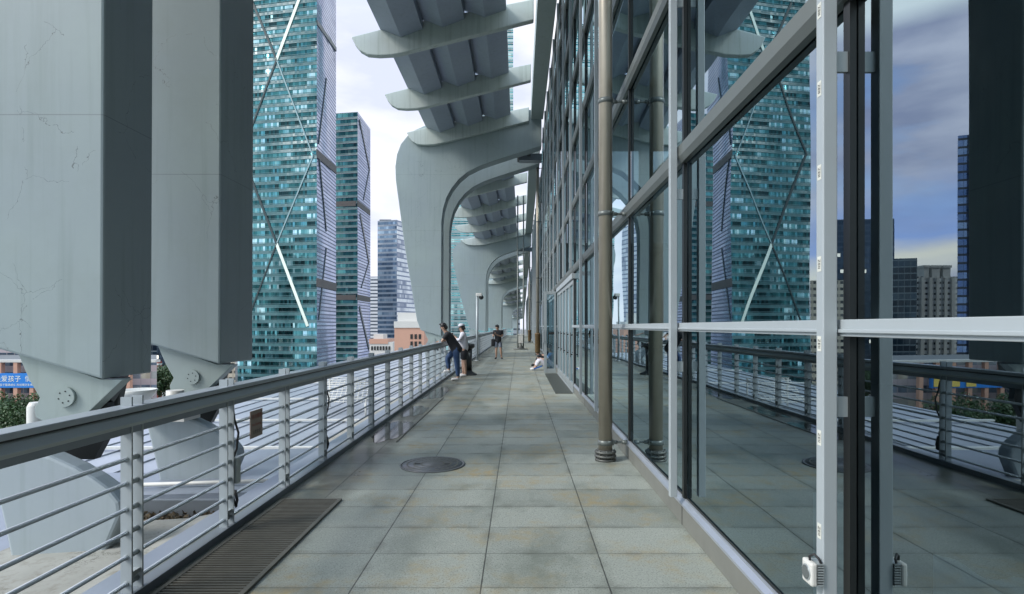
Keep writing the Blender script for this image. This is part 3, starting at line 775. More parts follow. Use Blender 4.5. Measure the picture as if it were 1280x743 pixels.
b = thing('bowl_lamp', 'white bowl shaped lamp on a post beside the second arch foot', 'lamp', (-6.2, 9.1, -1.2))
m = MB(); m.lathe((-6.2,9.1,-1.2), [(.2,0),(.2,.06),(.07,.1),(.06,1.5),(.09,1.55)], 14); m.build('post', M['white'], b)
m = MB(); m.lathe((-6.2,9.1,.35), [(.08,0),(.18,.06),(.25,.15),(.28,.22),(.265,.225),(.18,.13),(.03,.08)], 22); m.build('bowl', M['white'], b)
m = MB(); m.box(-4.55,-4.1,6.85,7.2,.43,.6); m.tube([(-4.3,7.0,.6),(-4.3,7.0,.8)], .1, 14); m.box(-4.75,-4.6,6.9,7.15,.42,.62)
tag(m.build('junction_block', M['white']), 'pale junction block with a round cap on the pier behind the handrail', 'block')

# ------------------------------------------------------------------ canopy: ribs, folded panels, eave band
RIB = [((a-VX)*.02686, H+(VY-b)*.02686) for a, b in ((441,50),(446,60),(452,67),(461,72),(475,73.2),(492,72.3),(504,70),(667,29),(667,3),(476,41))]
def rib_mesh(y, th=.2, trim=0):
    m = MB(); m.prism([fit(x, z, y) for x, z in RIB], 'y', y-th, y+th*.2); return m
def panel_mesh(y0, y1, k):
    m = MB(); t_ = .09
    xs = [-4.62 + k*1.39, -4.62 + k*1.39 + .69, -4.62 + (k+1)*1.39 + .02]
    bot = lambda x: 10.60 + .235*(x+4.4)
    zl = bot(xs[0]) + .92; pr = [(xs[0], zl), (xs[1], zl - .27), (xs[2], zl)]
    up = .34 if k < 2 else .1
    pr = pr + [(xs[2], zl+up), (xs[2]-.05, zl+up), (xs[2]-.05, zl+t_), (xs[1], zl-.27+t_), (xs[0], zl+t_)]
    def sec(y): return [(x, y, z) for x, z in (fit(px_, pz_, y) for px_, pz_ in pr)]
    A, B = sec(y0), sec(y1); n = len(pr)
    m.solid(A+B, [tuple(range(n)), tuple(range(2*n-1,n-1,-1))] + [(i, i+n, (i+1)%n+n, (i+1)%n) for i in range(n)])
    return m
BAYS = [([-20,-15.4,-10.8,-6.2,-1.6,2.6], -24, 'unseen canopy bay overhead behind the camera, added to shade the walkway'), ([9.6,14.2,18.8,23.4,27.98], 9.4, 'canopy bay of folded panels overhead, nearest the camera'), ([32.4,37.2,42,46.9,51.98], 31, 'second canopy bay seen through the large framing arch'),  # first bay stays out of view, added overhead to block sky light
        ([56,61.5,67,72.5,77.98], 55, 'third canopy bay, behind the third arch pair'), ([82,87.5,93,98.5,103.98], 81, 'fourth canopy bay, behind the fourth arch pair'), ([108,113.5,119,124.5,129.9], 107, 'farthest and lowest canopy bay')]
for ys, ystart, lab in BAYS:
    c = thing('roof_canopy', lab, 'canopy', (-2, ystart, 0), 'roof canopy bays of ribs and folded panels')
    for y in ys: rib_mesh(y).build('rib', M['rib'], c, .03 if y < 55 else 0)
    prev = ystart
    for y in ys:
        if y - prev > .8:
            for k in range(3): panel_mesh(prev + .02, y - .12, k).build('folded_panel', M['panel'], c)
        prev = y
    m = MB(); A = []
    for y in (ystart - (2.7 if 0 < ystart < 10 else 0), ys[-1]-.1):
        x0, z0 = fit(.585, 11.9, y); x1, z1 = fit(1.19, 11.9, y); x0 = .585
        A.append([(x0,y,z0),(1.19,y,z0),(1.19,y,z0+.9),(x0,y,z0+.9)])
    m.solid(A[0]+A[1], [(0,1,2,3),(7,6,5,4)] + [(i,i+4,(i+1)%4+4,(i+1)%4) for i in range(4)])
    m.build('eave_band', M['paint_clean'], c)

# ------------------------------------------------------------------ things on the walkway
t_ = thing('twin_mast', 'pair of thin grey steel masts on one round base plate in the walkway', 'mast', (.1, 38.6, 0))
for dx in (-.2, .2):
    m = MB(); m.tube([(.1+dx*.9,38.6,.07),(.1+dx,38.6,.95),(.1+dx,38.6,10.6)], .05, 10); m.build('mast_tube', M['transom'], t_)
m = MB(); m.lathe((.1,38.6,0), [(.5,0),(.5,.05),(.2,.08),(.08,.3),(.05,.5)], 20); m.build('base_plate', M['pole_dark'], t_)
m = MB(); m.box(-.1,.3,38.52,38.68,1.0,1.08); m.box(-.06,.26,38.52,38.68,.45,.95); m.build('link_plate', M['white'], t_)
t_ = thing('camera_pole', 'slim white pole with a dark security camera by the railing', 'camera pole', (-1.95, 26, 0))
m = MB(); m.tube([(-1.95,26,.0),(-1.95,26,3.0)], .055, 12); m.lathe((-1.95,26,0), [(.12,0),(.12,.02),(.06,.04)], 12); m.build('post', M['alu_white'], t_)
m = MB(); m.box(-2.0,-1.72,25.82,26.02,2.98,3.13); co = m.build('camera_head', M['white'], t_, .03)
m = MB(); m.ball((-1.76,25.95,2.94), .11, 12); m.build('camera_lens', M['black'], co)
t_ = thing('ashtray_bin', 'black pedestal bin with a wide round top beside the railing', 'bin', (-1.72, 18.4, 0))
m = MB(); m.lathe((-1.72,18.4,0), [(.33,0),(.33,.04),(.2,.1),(.17,.16)], 20); m.build('base', M['bin'], t_)
m = MB(); m.lathe((-1.72,18.4,0), [(.17,.161),(.165,.5),(.18,.85)], 20); m.build('column', M['bin'], t_)
m = MB(); m.lathe((-1.72,18.4,0), [(.18,.851),(.24,.9),(.26,.93),(.26,1.0),(.22,1.03),(.1,.99)], 20); m.build('bowl', M['bin'], t_)

# ------------------------------------------------------------------ people
def skin(name, nodes, edges, mat, parent, roots, sub=2):
    bm = bmesh.new(); lay = bm.verts.layers.skin.verify(); vs = {}
    for k, (p, r) in nodes.items():
        v = bm.verts.new(p); vs[k] = v; v[lay].radius = (r, r) if not isinstance(r, tuple) else r
        v[lay].use_root = k in roots
    for a, b in edges: bm.edges.new((vs[a], vs[b]))
    me = bpy.data.meshes.new(name); bm.to_mesh(me); bm.free(); me.materials.append(mat)
    o = link(name, me, parent)
    s = o.modifiers.new('skin', 'SKIN'); s.use_smooth_shade = True
    if sub: o.modifiers.new('sub', 'SUBSURF').levels = sub; o.modifiers['sub'].render_levels = sub
    return o
def fingers(nodes, edges, roots, wrist, side, d, palmn):
    """palm, four unequal bent fingers and a thumb at a wrist; d: hand direction, palmn: the way the palm faces"""
    d = Vector(d).normalized(); n = Vector(palmn); n = (n - d*n.dot(d)).normalized(); a = d.cross(n)
    w = Vector(wrist)
    nodes[side+'palm'] = (w + d*.075, .030); edges.append((side+'wr', side+'palm'))
    for i, (off, ln) in enumerate(((-.03,.070),(-.01,.078),(.011,.073),(.031,.058))):
        b = w + d*.085 + a*off; k = side+'f%d' % i
        nodes[k+'a'] = (b, .0095); nodes[k+'b'] = (b + d*ln*.5 + n*.008, .0088); nodes[k+'c'] = (b + d*ln*.9 + n*.03, .0075)
        edges += [(k+'a', k+'b'), (k+'b', k+'c')]; roots.add(k+'a')
    b = w + d*.045 - a*.03; k = side+'t'
    nodes[k+'a'] = (b, .011); nodes[k+'b'] = (b - a*.03 + d*.022 + n*.012, .010); nodes[k+'c'] = (b - a*.036 + d*.05 + n*.028, .0085)
    edges += [(k+'a', k+'b'), (k+'b', k+'c')]; roots.add(k+'a')
def person(label, base, J, face, wear, hair=True, palm=(0,0,-1)):
    """J: joints relative to base; face: the direction looked in; wear: (top, sleeve fraction, bottom, leg fraction, shoes)"""
    P = thing('person', label, 'person', base, 'people on the walkway')
    B = Vector(base); g = {k: Vector(v) + B for k, v in J.items()}; f = Vector(face).normalized()
    up = (g['head'] - g['neck']).normalized(); sd = f.cross(up).normalized()
    n, e, r = {}, [], {'pelvis'}
    def nd(k, p, rad): n[k] = (p, rad)
    nd('pelvis', g['pelvis'], .10); nd('belly', g['pelvis'].lerp(g['chest'], .5), .09); nd('chest', g['chest'], .11)
    nd('neck', g['neck'], .052); h = g['head']
    nd('jaw', h - up*.05 + f*.015, .066); nd('face', h + up*.02 + f*.005, .082); nd('crown', h + up*.085, .058)
    e += [('pelvis','belly'),('belly','chest'),('chest','neck'),('neck','jaw'),('jaw','face'),('face','crown')]
    for s in 'LR':
        nd(s+'sh', g[s+'sh'], .062); nd(s+'el', g[s+'el'], .043); nd(s+'wr', g[s+'wr'], .028)
        e += [('chest',s+'sh'),(s+'sh',s+'el'),(s+'el',s+'wr')]
        fingers(n, e, r, g[s+'wr'], s, g[s+'hand'] - g[s+'wr'] if s+'hand' in g else g[s+'wr'] - g[s+'el'], palm)
        nd(s+'hip', g[s+'hip'], .09); nd(s+'kn', g[s+'kn'], .062); nd(s+'calf', g[s+'kn'].lerp(g[s+'an'], .3), .06); nd(s+'an', g[s+'an'], .038); nd(s+'toe', g[s+'toe'], .034)
        e += [('pelvis',s+'hip'),(s+'hip',s+'kn'),(s+'kn',s+'calf'),(s+'calf',s+'an'),(s+'an',s+'toe')]
    nd('nosea', h + f*.08 + up*.01, .014); nd('noseb', h + f*.098 - up*.018, .017); e.append(('nosea','noseb')); r.add('nosea')
    for i, q in enumerate((1,-1)):
        nd('ear%da' % i, h + sd*q*.08 + up*.01, .014); nd('ear%db' % i, h + sd*q*.083 - up*.025, .011); e.append(('ear%da' % i, 'ear%db' % i)); r.add('ear%da' % i)
    body = skin('body', n, e, M['skin'], P, r)
    m = MB()
    for q in (1,-1): m.ball(h + f*.078 + sd*q*.03 + up*.012, (.011,.011,.009), 8)
    m.build('eyes', M['hair'], P)
    m = MB(); c = h + f*.086 - up*.052; m.tube([c - sd*.022, c + f*.004, c + sd*.022], .005, 6); m.build('mouth', M['red'], P)
    top, sl, bot, lg, sho = wear
    n, e = {}, []
    n['a'] = (g['pelvis'] + (g['chest']-g['pelvis'])*(-.42), .19); n['b'] = (g['pelvis'].lerp(g['chest'], .5), .165); n['c'] = (g['chest'], .175); n['d'] = (g['neck'].lerp(g['chest'], .35), .08)
    e += [('a','b'),('b','c'),('c','d')]
    for s in 'LR':
        n[s+'s'] = (g[s+'sh'], .085); e.append(('c', s+'s'))
        if sl <= .5: n[s+'e'] = (g[s+'sh'].lerp(g[s+'el'], sl*2), .062); e.append((s+'s', s+'e'))
        else:
            n[s+'e'] = (g[s+'el'], .057); n[s+'w'] = (g[s+'el'].lerp(g[s+'wr'], (sl-.5)*2), .044); e += [(s+'s', s+'e'), (s+'e', s+'w')]
    skin('shirt', n, e, M[top], P, {'a'})
    n, e = {'p': (g['pelvis'], .15)}, []
    n['q'] = (g['pelvis'].lerp(g['chest'], .25), .13); e.append(('p','q'))
    for s in 'LR':
        n[s+'h'] = (g[s+'hip'], .118); e.append(('p', s+'h'))
        if lg <= .5: n[s+'k'] = (g[s+'hip'].lerp(g[s+'kn'], lg*2), .098); e.append((s+'h', s+'k'))
        else:
            n[s+'k'] = (g[s+'kn'], .086); n[s+'c'] = (g[s+'kn'].lerp(g[s+'an'], .35), .078); n[s+'a'] = (g[s+'kn'].lerp(g[s+'an'], (lg-.5)*2), .055); e += [(s+'h', s+'k'), (s+'k', s+'c'), (s+'c', s+'a')]
    skin('trousers' if lg > .5 else 'shorts', n, e, M[bot], P, {'p'})
    for s in 'LR':
        a, t = g[s+'an'], g[s+'toe']; dd = (t - a); dd = Vector((dd.x, dd.y, dd.z)); dn = dd.normalized()
        skin('shoe', {'h': (a - Vector((0,0,.028)) - dn*.03, .047), 'm': (a.lerp(t,.5) - Vector((0,0,.012)), .047), 't': (t + dn*.04, .04)}, [('h','m'),('m','t')], M[sho], P, {'h'}, 2)
    if hair:
        m = MB(); m.ball(h + up*.055 - f*.022, (.098,.098,.085), 14); m.ball(h - f*.05 - up*.01, (.075,.075,.075), 12); m.ball(h + f*.035 + up*.098, (.055,.055,.03), 10)
        m.build('hair', M['hair'], P)
    return P, g
# man leaning on the handrail, one foot up on the rods, facing left
P1, g1 = person('young man in a black polo and blue jeans leaning on the handrail', (-1.93, 16.5, 0),
    dict(pelvis=(.08,0,.93), chest=(-.14,0,1.29), neck=(-.24,0,1.44), head=(-.30,-.01,1.57),
         Lsh=(-.17,.19,1.37), Rsh=(-.17,-.19,1.37), Lel=(-.30,.22,1.15), Rel=(-.33,-.24,1.13), Lwr=(-.42,.02,1.15), Rwr=(-.44,-.04,1.145), Lhand=(-.48,-.08,1.15), Rhand=(-.46,.06,1.15),
         Lhip=(.05,.1,.9), Rhip=(.08,-.1,.9), Lkn=(-.20,.08,.66), Rkn=(.11,-.08,.5), Lan=(-.14,.06,.30), Ran=(.14,-.06,.085), Ltoe=(-.27,.05,.27), Rtoe=(-.03,-.08,.045)),
    (-1,-.15,-.12), ('cblack', .35, 'jeans', .97, 'shoe'))
# taller youth in white, behind
P2, g2 = person('youth in a long white top and black shorts standing at the railing', (-1.76, 17.75, 0),
    dict(pelvis=(0,0,.9), chest=(-.02,0,1.26), neck=(-.04,0,1.42), head=(-.07,0,1.545),
         Lsh=(-.03,.18,1.36), Rsh=(0,-.18,1.36), Lel=(-.16,.2,1.14), Rel=(-.12,-.22,1.14), Lwr=(-.3,.1,1.27), Rwr=(-.3,-.08,1.28), 
         Lhip=(0,.09,.87), Rhip=(0,-.09,.87), Lkn=(-.03,.1,.47), Rkn=(.04,-.1,.47), Lan=(-.01,.1,.085), Ran=(.07,-.1,.085), Ltoe=(-.14,.12,.045), Rtoe=(-.06,-.13,.045)),
    (-1,.1,-.1), ('cwhite', .75, 'cblack', .46, 'shoe'), palm=(0,0,1))
hd = g2['head']; m = MB(); m.ball(hd + Vector((.0,0,.075)), (.105,.1,.075), 14)
m.prism([(hd.x+a, hd.z+b) for a, b in ((-.20,.02),(-.08,.045),(-.08,.06),(-.2,.035))], 'y', hd.y-.08, hd.y+.08)
m.build('cap', M['cwhite'], P2)
m = MB(); m.box(-.36,-.34,-.05,.07,1.30,1.37)
for v in m.bm.verts: v.co += Vector((-1.76,17.75,.02))
tag(m.build('phone', M['phone']), 'dark phone held up by the youth in white', 'phone')
# man with a phone, strolling
P3, g3 = person('man in a black tee and grey shorts looking down at his phone', (-1.03, 27.3, 0),
    dict(pelvis=(0,0,.88), chest=(.0,0,1.24), neck=(-.01,-.02,1.42), head=(-.04,-.05,1.54),
         Lsh=(.19,.03,1.36), Rsh=(-.19,-.03,1.36), Lel=(.21,-.05,1.1), Rel=(-.23,-.08,1.1), Lwr=(.0,-.22,1.16), Rwr=(-.17,-.26,1.2),
         Lhip=(.1,0,.86), Rhip=(-.1,0,.86), Lkn=(.13,-.03,.47), Rkn=(-.08,-.04,.47), Lan=(.17,.03,.085), Ran=(-.09,.02,.085), Ltoe=(.2,-.10,.045), Rtoe=(-.13,-.11,.045)),
    (-.5,-1,-.4), ('cblack', .35, 'cgrey', .42, 'hair'), palm=(0,0,1))
m = MB(); m.box(-.21,-.13,-.36,-.345,1.19,1.33)
for v in m.bm.verts: v.co += Vector((-1.03,27.3,0))
tag(m.build('phone', M['phone']), 'black phone in the hand of the man in grey shorts', 'phone')
bg = thing('shoulder_bag', 'black shoulder bag hanging at the side of the man with the phone', 'bag', (-1.27, 27.25, .6))
m = MB(); m.box(-1.36,-1.19,27.15,27.35,.62,.98); m.build('bag_body', M['cblack'], bg, .04)
m = MB(); m.tube([(-1.28,27.3,.96),(-1.22,27.24,1.2),(-1.12,27.3,1.47),(-1.0,27.42,1.3)], .014, 6); m.build('strap', M['cblack'], bg)
# seated on the floor behind the open door
P4, g4 = person('person in a blue shirt sitting on the floor against the glass, behind the open door', (1.12, 20.4, 0),
    dict(pelvis=(0,0,.13), chest=(.04,0,.48), neck=(.02,0,.67), head=(-.02,-.01,.80),
         Lsh=(.03,.18,.58), Rsh=(.03,-.18,.58), Lel=(-.14,.2,.38), Rel=(-.14,-.2,.38), Lwr=(-.34,.1,.42), Rwr=(-.34,-.1,.42),
         Lhip=(-.08,.1,.13), Rhip=(-.08,-.1,.13), Lkn=(-.38,.12,.42), Rkn=(-.36,-.12,.40), Lan=(-.56,.1,.09), Ran=(-.54,-.1,.09), Ltoe=(-.69,.1,.045), Rtoe=(-.67,-.1,.045)),
    (-1,-.1,-.5), ('cblue', .4, 'cwhite', .9, 'shoe'), palm=(0,0,1))
m = MB(); m.box(-.14,.18,-.22,-.19,0,.05)
for v in m.bm.verts: v.co = Matrix.Rotation(R(-20),3,'Y') @ v.co + Vector((.66,20.2,.1))
tag(m.build('folded_board', M['board']), 'blue and white board propped by the seated person', 'board')
P5, g5 = person('person in a black top sitting with knees drawn up near the wooden sleeved pole', (1.2, 22.6, 0),
    dict(pelvis=(0,0,.13), chest=(.05,0,.48), neck=(.03,0,.67), head=(-.01,0,.80),
         Lsh=(.03,.17,.58), Rsh=(.03,-.17,.58), Lel=(-.16,.2,.42), Rel=(-.16,-.2,.42), Lwr=(-.38,.08,.45), Rwr=(-.38,-.08,.45),
         Lhip=(-.08,.1,.13), Rhip=(-.08,-.1,.13), Lkn=(-.34,.11,.44), Rkn=(-.38,-.11,.46), Lan=(-.52,.1,.09), Ran=(-.56,-.1,.09), Ltoe=(-.65,.1,.045), Rtoe=(-.69,-.1,.045)),
    (-1,0,-.4), ('cblack', .35, 'cblack', .85, 'hair'), palm=(0,0,1))

# ------------------------------------------------------------------ the city
CW = {}
CW['t1a'] = curtain_wall('teal_curtain_wall', [(.004,.024,.03),(.012,.07,.08),(.035,.15,.17),(.09,.27,.31),(.42,.62,.66)], (.06,.15,.165), .8, 2.8, .3, .06, .8, .12)
CW['t1b'] = curtain_wall('lavender_louvre_wall', [(.15,.20,.34),(.22,.28,.44),(.32,.39,.55)], (.07,.09,.15), 6.0, 1.4, .3, .14, .75, .012, .01)
CW['t2a'] = curtain_wall('deep_teal_wall', [(.01,.05,.06),(.02,.10,.11),(.04,.17,.18),(.10,.30,.32)], (.10,.18,.19), 1.3, 2.8, .3, .08, .6, .1)
CW['t3a'] = curtain_wall('blue_office_wall', [(.05,.085,.14),(.08,.13,.20),(.13,.20,.29),(.34,.44,.54)], (.16,.20,.26), 1.8, 3.4, .35, .12, .5, .05)
CW['t3b'] = curtain_wall('painted_reflection_wall', [(.22,.26,.36),(.78,.80,.84),(.88,.89,.9)], (.24,.28,.38), 2.0, 3.4, .25, .3, .0, .1)  # white reflection painted into matte pane colours
CW['t4'] = curtain_wall('far_teal_wall', [(.02,.10,.12),(.06,.24,.27),(.15,.42,.44),(.45,.70,.68)], (.45,.56,.55), 1.6, 3.2, .36, .1, .5, .06)
CW['dark'] = curtain_wall('dark_grid_wall', [(.01,.02,.035),(.02,.04,.06),(.05,.08,.11)], (.16,.19,.21), 2.4, 3.0, .12, .1, .3, .04, .12)
CW['beige'] = curtain_wall('beige_flat_wall', [(.03,.035,.04),(.06,.065,.07),(.12,.12,.12)], (.66,.58,.46), 2.4, 3.0, .5, .2, .0, .02, .45)
CW['resid'] = curtain_wall('white_flat_wall', [(.02,.025,.03),(.05,.055,.06),(.10,.11,.12)], (.85,.83,.79), 2.4, 3.0, .55, .25, .0, .02, .5)
CW['pillar'] = curtain_wall('blue_strip_wall', [(.10,.16,.32),(.14,.20,.38),(.2,.28,.46)], (.025,.03,.05), 7.0, 3.6, .2, .08, .7, .02, .02)
CW['blue'] = curtain_wall('pale_blue_wall', [(.10,.15,.22),(.16,.22,.30),(.25,.33,.42)], (.08,.11,.15), 1.8, 3.2, .3, .1, .5, .03, .08, .02)
CW['stripe'] = curtain_wall('striped_white_wall', [(.05,.07,.10),(.08,.10,.13)], (.66,.67,.70), 30, 3.2, .55, .3, .1, .01, .0)
CW['podium'] = curtain_wall('shop_window_wall', [(.03,.05,.08),(.06,.09,.13),(.12,.16,.22),(.5,.45,.35)], (.40,.34,.36), 2.2, 3.2, .4, .15, .2, .03, .12)
M['concpale'] = plain('pale_render', (.58,.57,.54), .8, 0, .12, .15)
M['peach'] = plain('peach_render', (.52,.30,.22), .8, 0, .12, .15)
M['roofdark'] = plain('flat_roof', (.16,.17,.18), .8)
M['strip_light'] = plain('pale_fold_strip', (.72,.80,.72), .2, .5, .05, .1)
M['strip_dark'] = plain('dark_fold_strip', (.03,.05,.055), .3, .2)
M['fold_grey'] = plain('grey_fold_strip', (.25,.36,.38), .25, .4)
M['t1band'] = plain('teal_grey_transoms', (.16,.27,.29), .3, .5)
M['band_brown'] = plain('plant_floor_louvres', (.08,.075,.075), .6)
M['blue_banner'] = plain('banner_blue', (.012,.20,.62), .5, 0, .06, .2)
M['textwhite'] = plain('banner_lettering', (.8,.82,.7), .5)
M['yellow'] = plain('banner_yellow', (.75,.55,.12), .5)

def wall_face(parent, name, a, b, z0, z1, mat):
    m = MB(); L = (Vector(b) - Vector(a)).length
    m.face([(a[0],a[1],z0),(b[0],b[1],z0),(b[0],b[1],z1),(a[0],a[1],z1)], [(0,z0-GZ),(L,z0-GZ),(L,z1-GZ),(0,z1-GZ)])
    return m.build(name, mat, parent, weld=False)
def tower(label, pts, z1, mats, cat='tower', name='glass_tower', roof='roofdark', z0=GZ, group=None):
    c = sum((Vector((p[0],p[1],0)) for p in pts), Vector())/len(pts)
    t = thing(name, label, cat, (c.x, c.y, z0), group)
    n = len(pts)
    for i in range(n): wall_face(t, 'wall', pts[i], pts[(i+1)%n], z0, z1, mats[i % len(mats)])
    m = MB(); m.face([(p[0],p[1],z1-.02) for p in pts]); m.build('roof', M[roof], t, weld=False)
    return t
def strip(parent, name, mat, plane, a, b, wd, out=.25):
    """a diagonal fold strip on a wall; plane: (origin, horizontal dir, outward normal); a, b: (along, z)"""
    o, h, n = [Vector(q) for q in plane]
    p = lambda q, off: o + h*q[0] + Vector((0,0,q[1])) + n*off
    d = Vector((b[0]-a[0], b[1]-a[1])).normalized(); s = Vector((-d.y, d.x))*wd/2
    q = [(a[0]+s.x,a[1]+s.y),(b[0]+s.x,b[1]+s.y),(b[0]-s.x,b[1]-s.y),(a[0]-s.x,a[1]-s.y)]
    m = MB(); m.solid([p(k,-.2) for k in q]+[p(k,out) for k in q], [(0,1,2,3),(7,6,5,4)]+[(i,i+4,(i+1)%4+4,(i+1)%4) for i in range(4)])
    return m.build(name, M[mat], parent)
def bands(parent, plane, L, z0, z1, step, mat, th=.3, out=.22):
    o, h, n = [Vector(q) for q in plane]; m = MB(); z = z0
    while z < z1:
        a = o + Vector((0,0,z)); b = a + h*L
        m.solid([a,b,b+n*out,a+n*out]+[q+Vector((0,0,th)) for q in (a,b,b+n*out,a+n*out)], [(0,1,2,3),(7,6,5,4)]+[(i,i+4,(i+1)%4+4,(i+1)%4) for i in range(4)])
        z += step
    return m.build('floor_bands', mat, parent)
def X_at(px, d): return (px - VX) / FPX * d
def Z_at(py, d): return H - (py - VY) / FPX * d

# twin towers
C1 = (X_at(396,200), 200.0); A1 = (X_at(297,206), 206.0); B1 = (X_at(420,226), 226.0); D1 = (A1[0]-1, 232.0)
t1 = tower('tall teal glass tower with diagonal folds, top cut by the frame', [A1, C1, B1, D1], 165, [CW['t1a'], CW['t1b'], CW['t1b'], CW['t1a']])
h1 = (Vector((*C1,0))-Vector((*A1,0))); L1 = h1.length; h1.normalize(); n1_ = Vector((h1.y,-h1.x,0)); pl1 = (Vector((*A1,0)), h1, n1_)
bands(t1, pl1, L1, GZ+2.5, 164, 1.4, M['t1band'], .09, .14)
def on1(px, py):
    d = 203.; return ((X_at(px, d) - A1[0]) / h1.x, Z_at(py, d))
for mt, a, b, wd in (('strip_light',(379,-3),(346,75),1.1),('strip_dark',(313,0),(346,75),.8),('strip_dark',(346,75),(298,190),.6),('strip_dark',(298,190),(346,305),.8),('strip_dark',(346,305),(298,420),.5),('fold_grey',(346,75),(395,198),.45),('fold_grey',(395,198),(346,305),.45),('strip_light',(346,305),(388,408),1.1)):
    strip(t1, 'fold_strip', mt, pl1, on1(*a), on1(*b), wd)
h2 = (Vector((*B1,0))-Vector((*C1,0))).normalized(); n2_ = Vector((h2.y,-h2.x,0)); pl2 = (Vector((*C1,0)), h2, n2_)
L2 = 26
strip(t1, 'fold_strip', 'strip_dark', pl2, (0, Z_at(28,200)), (L2, Z_at(62,226)), 1.6); strip(t1, 'fold_strip', 'strip_dark', pl2, (12, Z_at(98,212)), (2, Z_at(180,202)), .5)
strip(t1, 'plant_floor', 'band_brown', pl2, (0, Z_at(192,200)), (26, Z_at(213,226)), 3.0); strip(t1, 'fold_strip', 'strip_dark', pl2, (3, Z_at(200,203)), (12, Z_at(290,213)), .7)
strip(t1, 'plant_floor', 'band_brown', pl2, (0, Z_at(353,200)), (26, Z_at(359,226)), 3.0); strip(t1, 'fold_strip', 'strip_dark', pl2, (12, Z_at(310,212)), (2, Z_at(400,202)), .5)
C2 = (X_at(447,260), 260.0); A2 = (X_at(419,262), 262.0); B2 = (X_at(463,283), 283.0)
t2 = tower('shorter dark teal glass tower with a slanted lavender side, right of the tall one', [A2, C2, B2, (A2[0], 286.0)], Z_at(140,260), [CW['t2a'], CW['t1b'], CW['t1b'], CW['t2a']])
h3 = (Vector((*B2,0))-Vector((*C2,0))).normalized(); n3_ = Vector((h3.y,-h3.x,0)); pl3 = (Vector((*C2,0)), h3, n3_)
for a, b, wd in (((3,Z_at(150,263)),(21,Z_at(212,281)),1.2),((21,Z_at(212,281)),(10,Z_at(250,270)),.6),((4,Z_at(268,264)),(20,Z_at(328,280)),1.6),((20,Z_at(328,280)),(6,Z_at(360,266)),.6),((3,Z_at(384,263)),(20,Z_at(437,280)),1.6)):
    strip(t2, 'fold_strip', 'strip_dark', pl3, a, b, wd)
h3b = (Vector((*C2,0))-Vector((*A2,0))).normalized(); pl3b = (Vector((*A2,0)), h3b, Vector((h3b.y,-h3b.x,0)))
bands(t2, pl3b, (Vector(C2)-Vector(A2)).length, GZ+2.5, Z_at(140,260)-1, 2.8, M['rail_dark'], .2, .18)
for y in (255, 372): strip(t2, 'plant_floor', 'band_brown', pl3b, (0, Z_at(y,261)), (10.4, Z_at(y,261)), 2.4); strip(t2, 'plant_floor', 'band_brown', pl3, (0, Z_at(y,261)), (22, Z_at(y,261)), 2.6)
# blue office block
C3 = (X_at(496,420), 420.0)
t3 = tower('blue grey office tower with a painted white reflection on its side, left of the large arch', [(X_at(472,424),424.0), C3, (X_at(524,452),452.0), (X_at(478,470),470.0)], Z_at(275,420), [CW['t3a'], CW['t3b'], CW['t3a'], CW['t3a']])
m = MB(); m.box(X_at(476,430), X_at(490,430), 426, 440, Z_at(275,420), Z_at(275,420)+1.4); m.build('roof_plant', M['roofdark'], t3)
tower('narrow white striped tower between the blue office and the dark teal tower', [(X_at(462,520),520.0),(X_at(474,520),520.0),(X_at(475,545),545.0),(X_at(462,545),545.0)], Z_at(346,520), [CW['stripe'], CW['stripe'], CW['stripe'], CW['stripe']], 'building', 'striped_building')
o = tower('teal glass tower seen through the arches', [(X_at(538,300),300.0),(X_at(641.5,300),300.0),(X_at(640,330),330.0),(X_at(545,330),330.0)], Z_at(30,300), [CW['t4'], CW['t4'], CW['t4'], CW['t4']])
bands(o, (Vector((X_at(538,300),300,0)), Vector((1,0,0)), Vector((0,-1,0))), X_at(641.5,300)-X_at(538,300), GZ+2, Z_at(30,300), 3.2, M['white'], .3, .2)
tower('white slab block right of the far teal tower, past the walkway end', [(X_at(641.6,340),340.0),(X_at(650,340),340.0),(X_at(650,360),360.0),(X_at(641.6,360),360.0)], Z_at(365,340), [CW['stripe']], 'building', 'slab_block')
b = thing('peach_building', 'low peach and white building at the foot of the blue office tower', 'building', (X_at(508,150),150,GZ))
def bx(parent, name, mat, x0, x1, y0, dep, pt, pb, d):
    m = MB(); m.box(X_at(x0,d), X_at(x1,d), y0, y0+dep, (Z_at(pb,d) if pb else GZ), Z_at(pt,d)); return m.build(name, mat, parent)
bx(b, 'wall', M['peach'], 493, 530, 150, 14, 410, None, 150); bx(b, 'parapet', M['concpale'], 492.6, 530.4, 149.8, 14.4, 402, 410, 150); bx(b, 'roof_house', M['concpale'], 497, 521, 153, 8, 391, 403.5, 153)
for i in range(3):
    wo = MB()
    for j in range(3): wo.box(X_at(513+i*5.2,150), X_at(516+i*5.2,150), 149.9, 149.99, Z_at(424+j*9,150), Z_at(418+j*9,150))
    wo.build('window', M['black'], b)
b = thing('terrace_block', 'pale low block with a peach band below the dark teal tower', 'building', (X_at(476,190),190,GZ))
bx(b, 'wall', M['concpale'], 462, 491, 190, 16, 428, None, 190); bx(b, 'roof_band', M['peach'], 461.5, 485, 189.8, 10, 424, 430, 190); bx(b, 'roof_house', M['concpale'], 466, 478, 193, 6, 418, 424, 192)
for i in range(7):
    wo = MB()
    wo.box(X_at(464+i*3.6,190), X_at(466.2+i*3.6,190), 189.85, 189.97, Z_at(438,190), Z_at(433,190)); wo.build('window', M['black'], b)

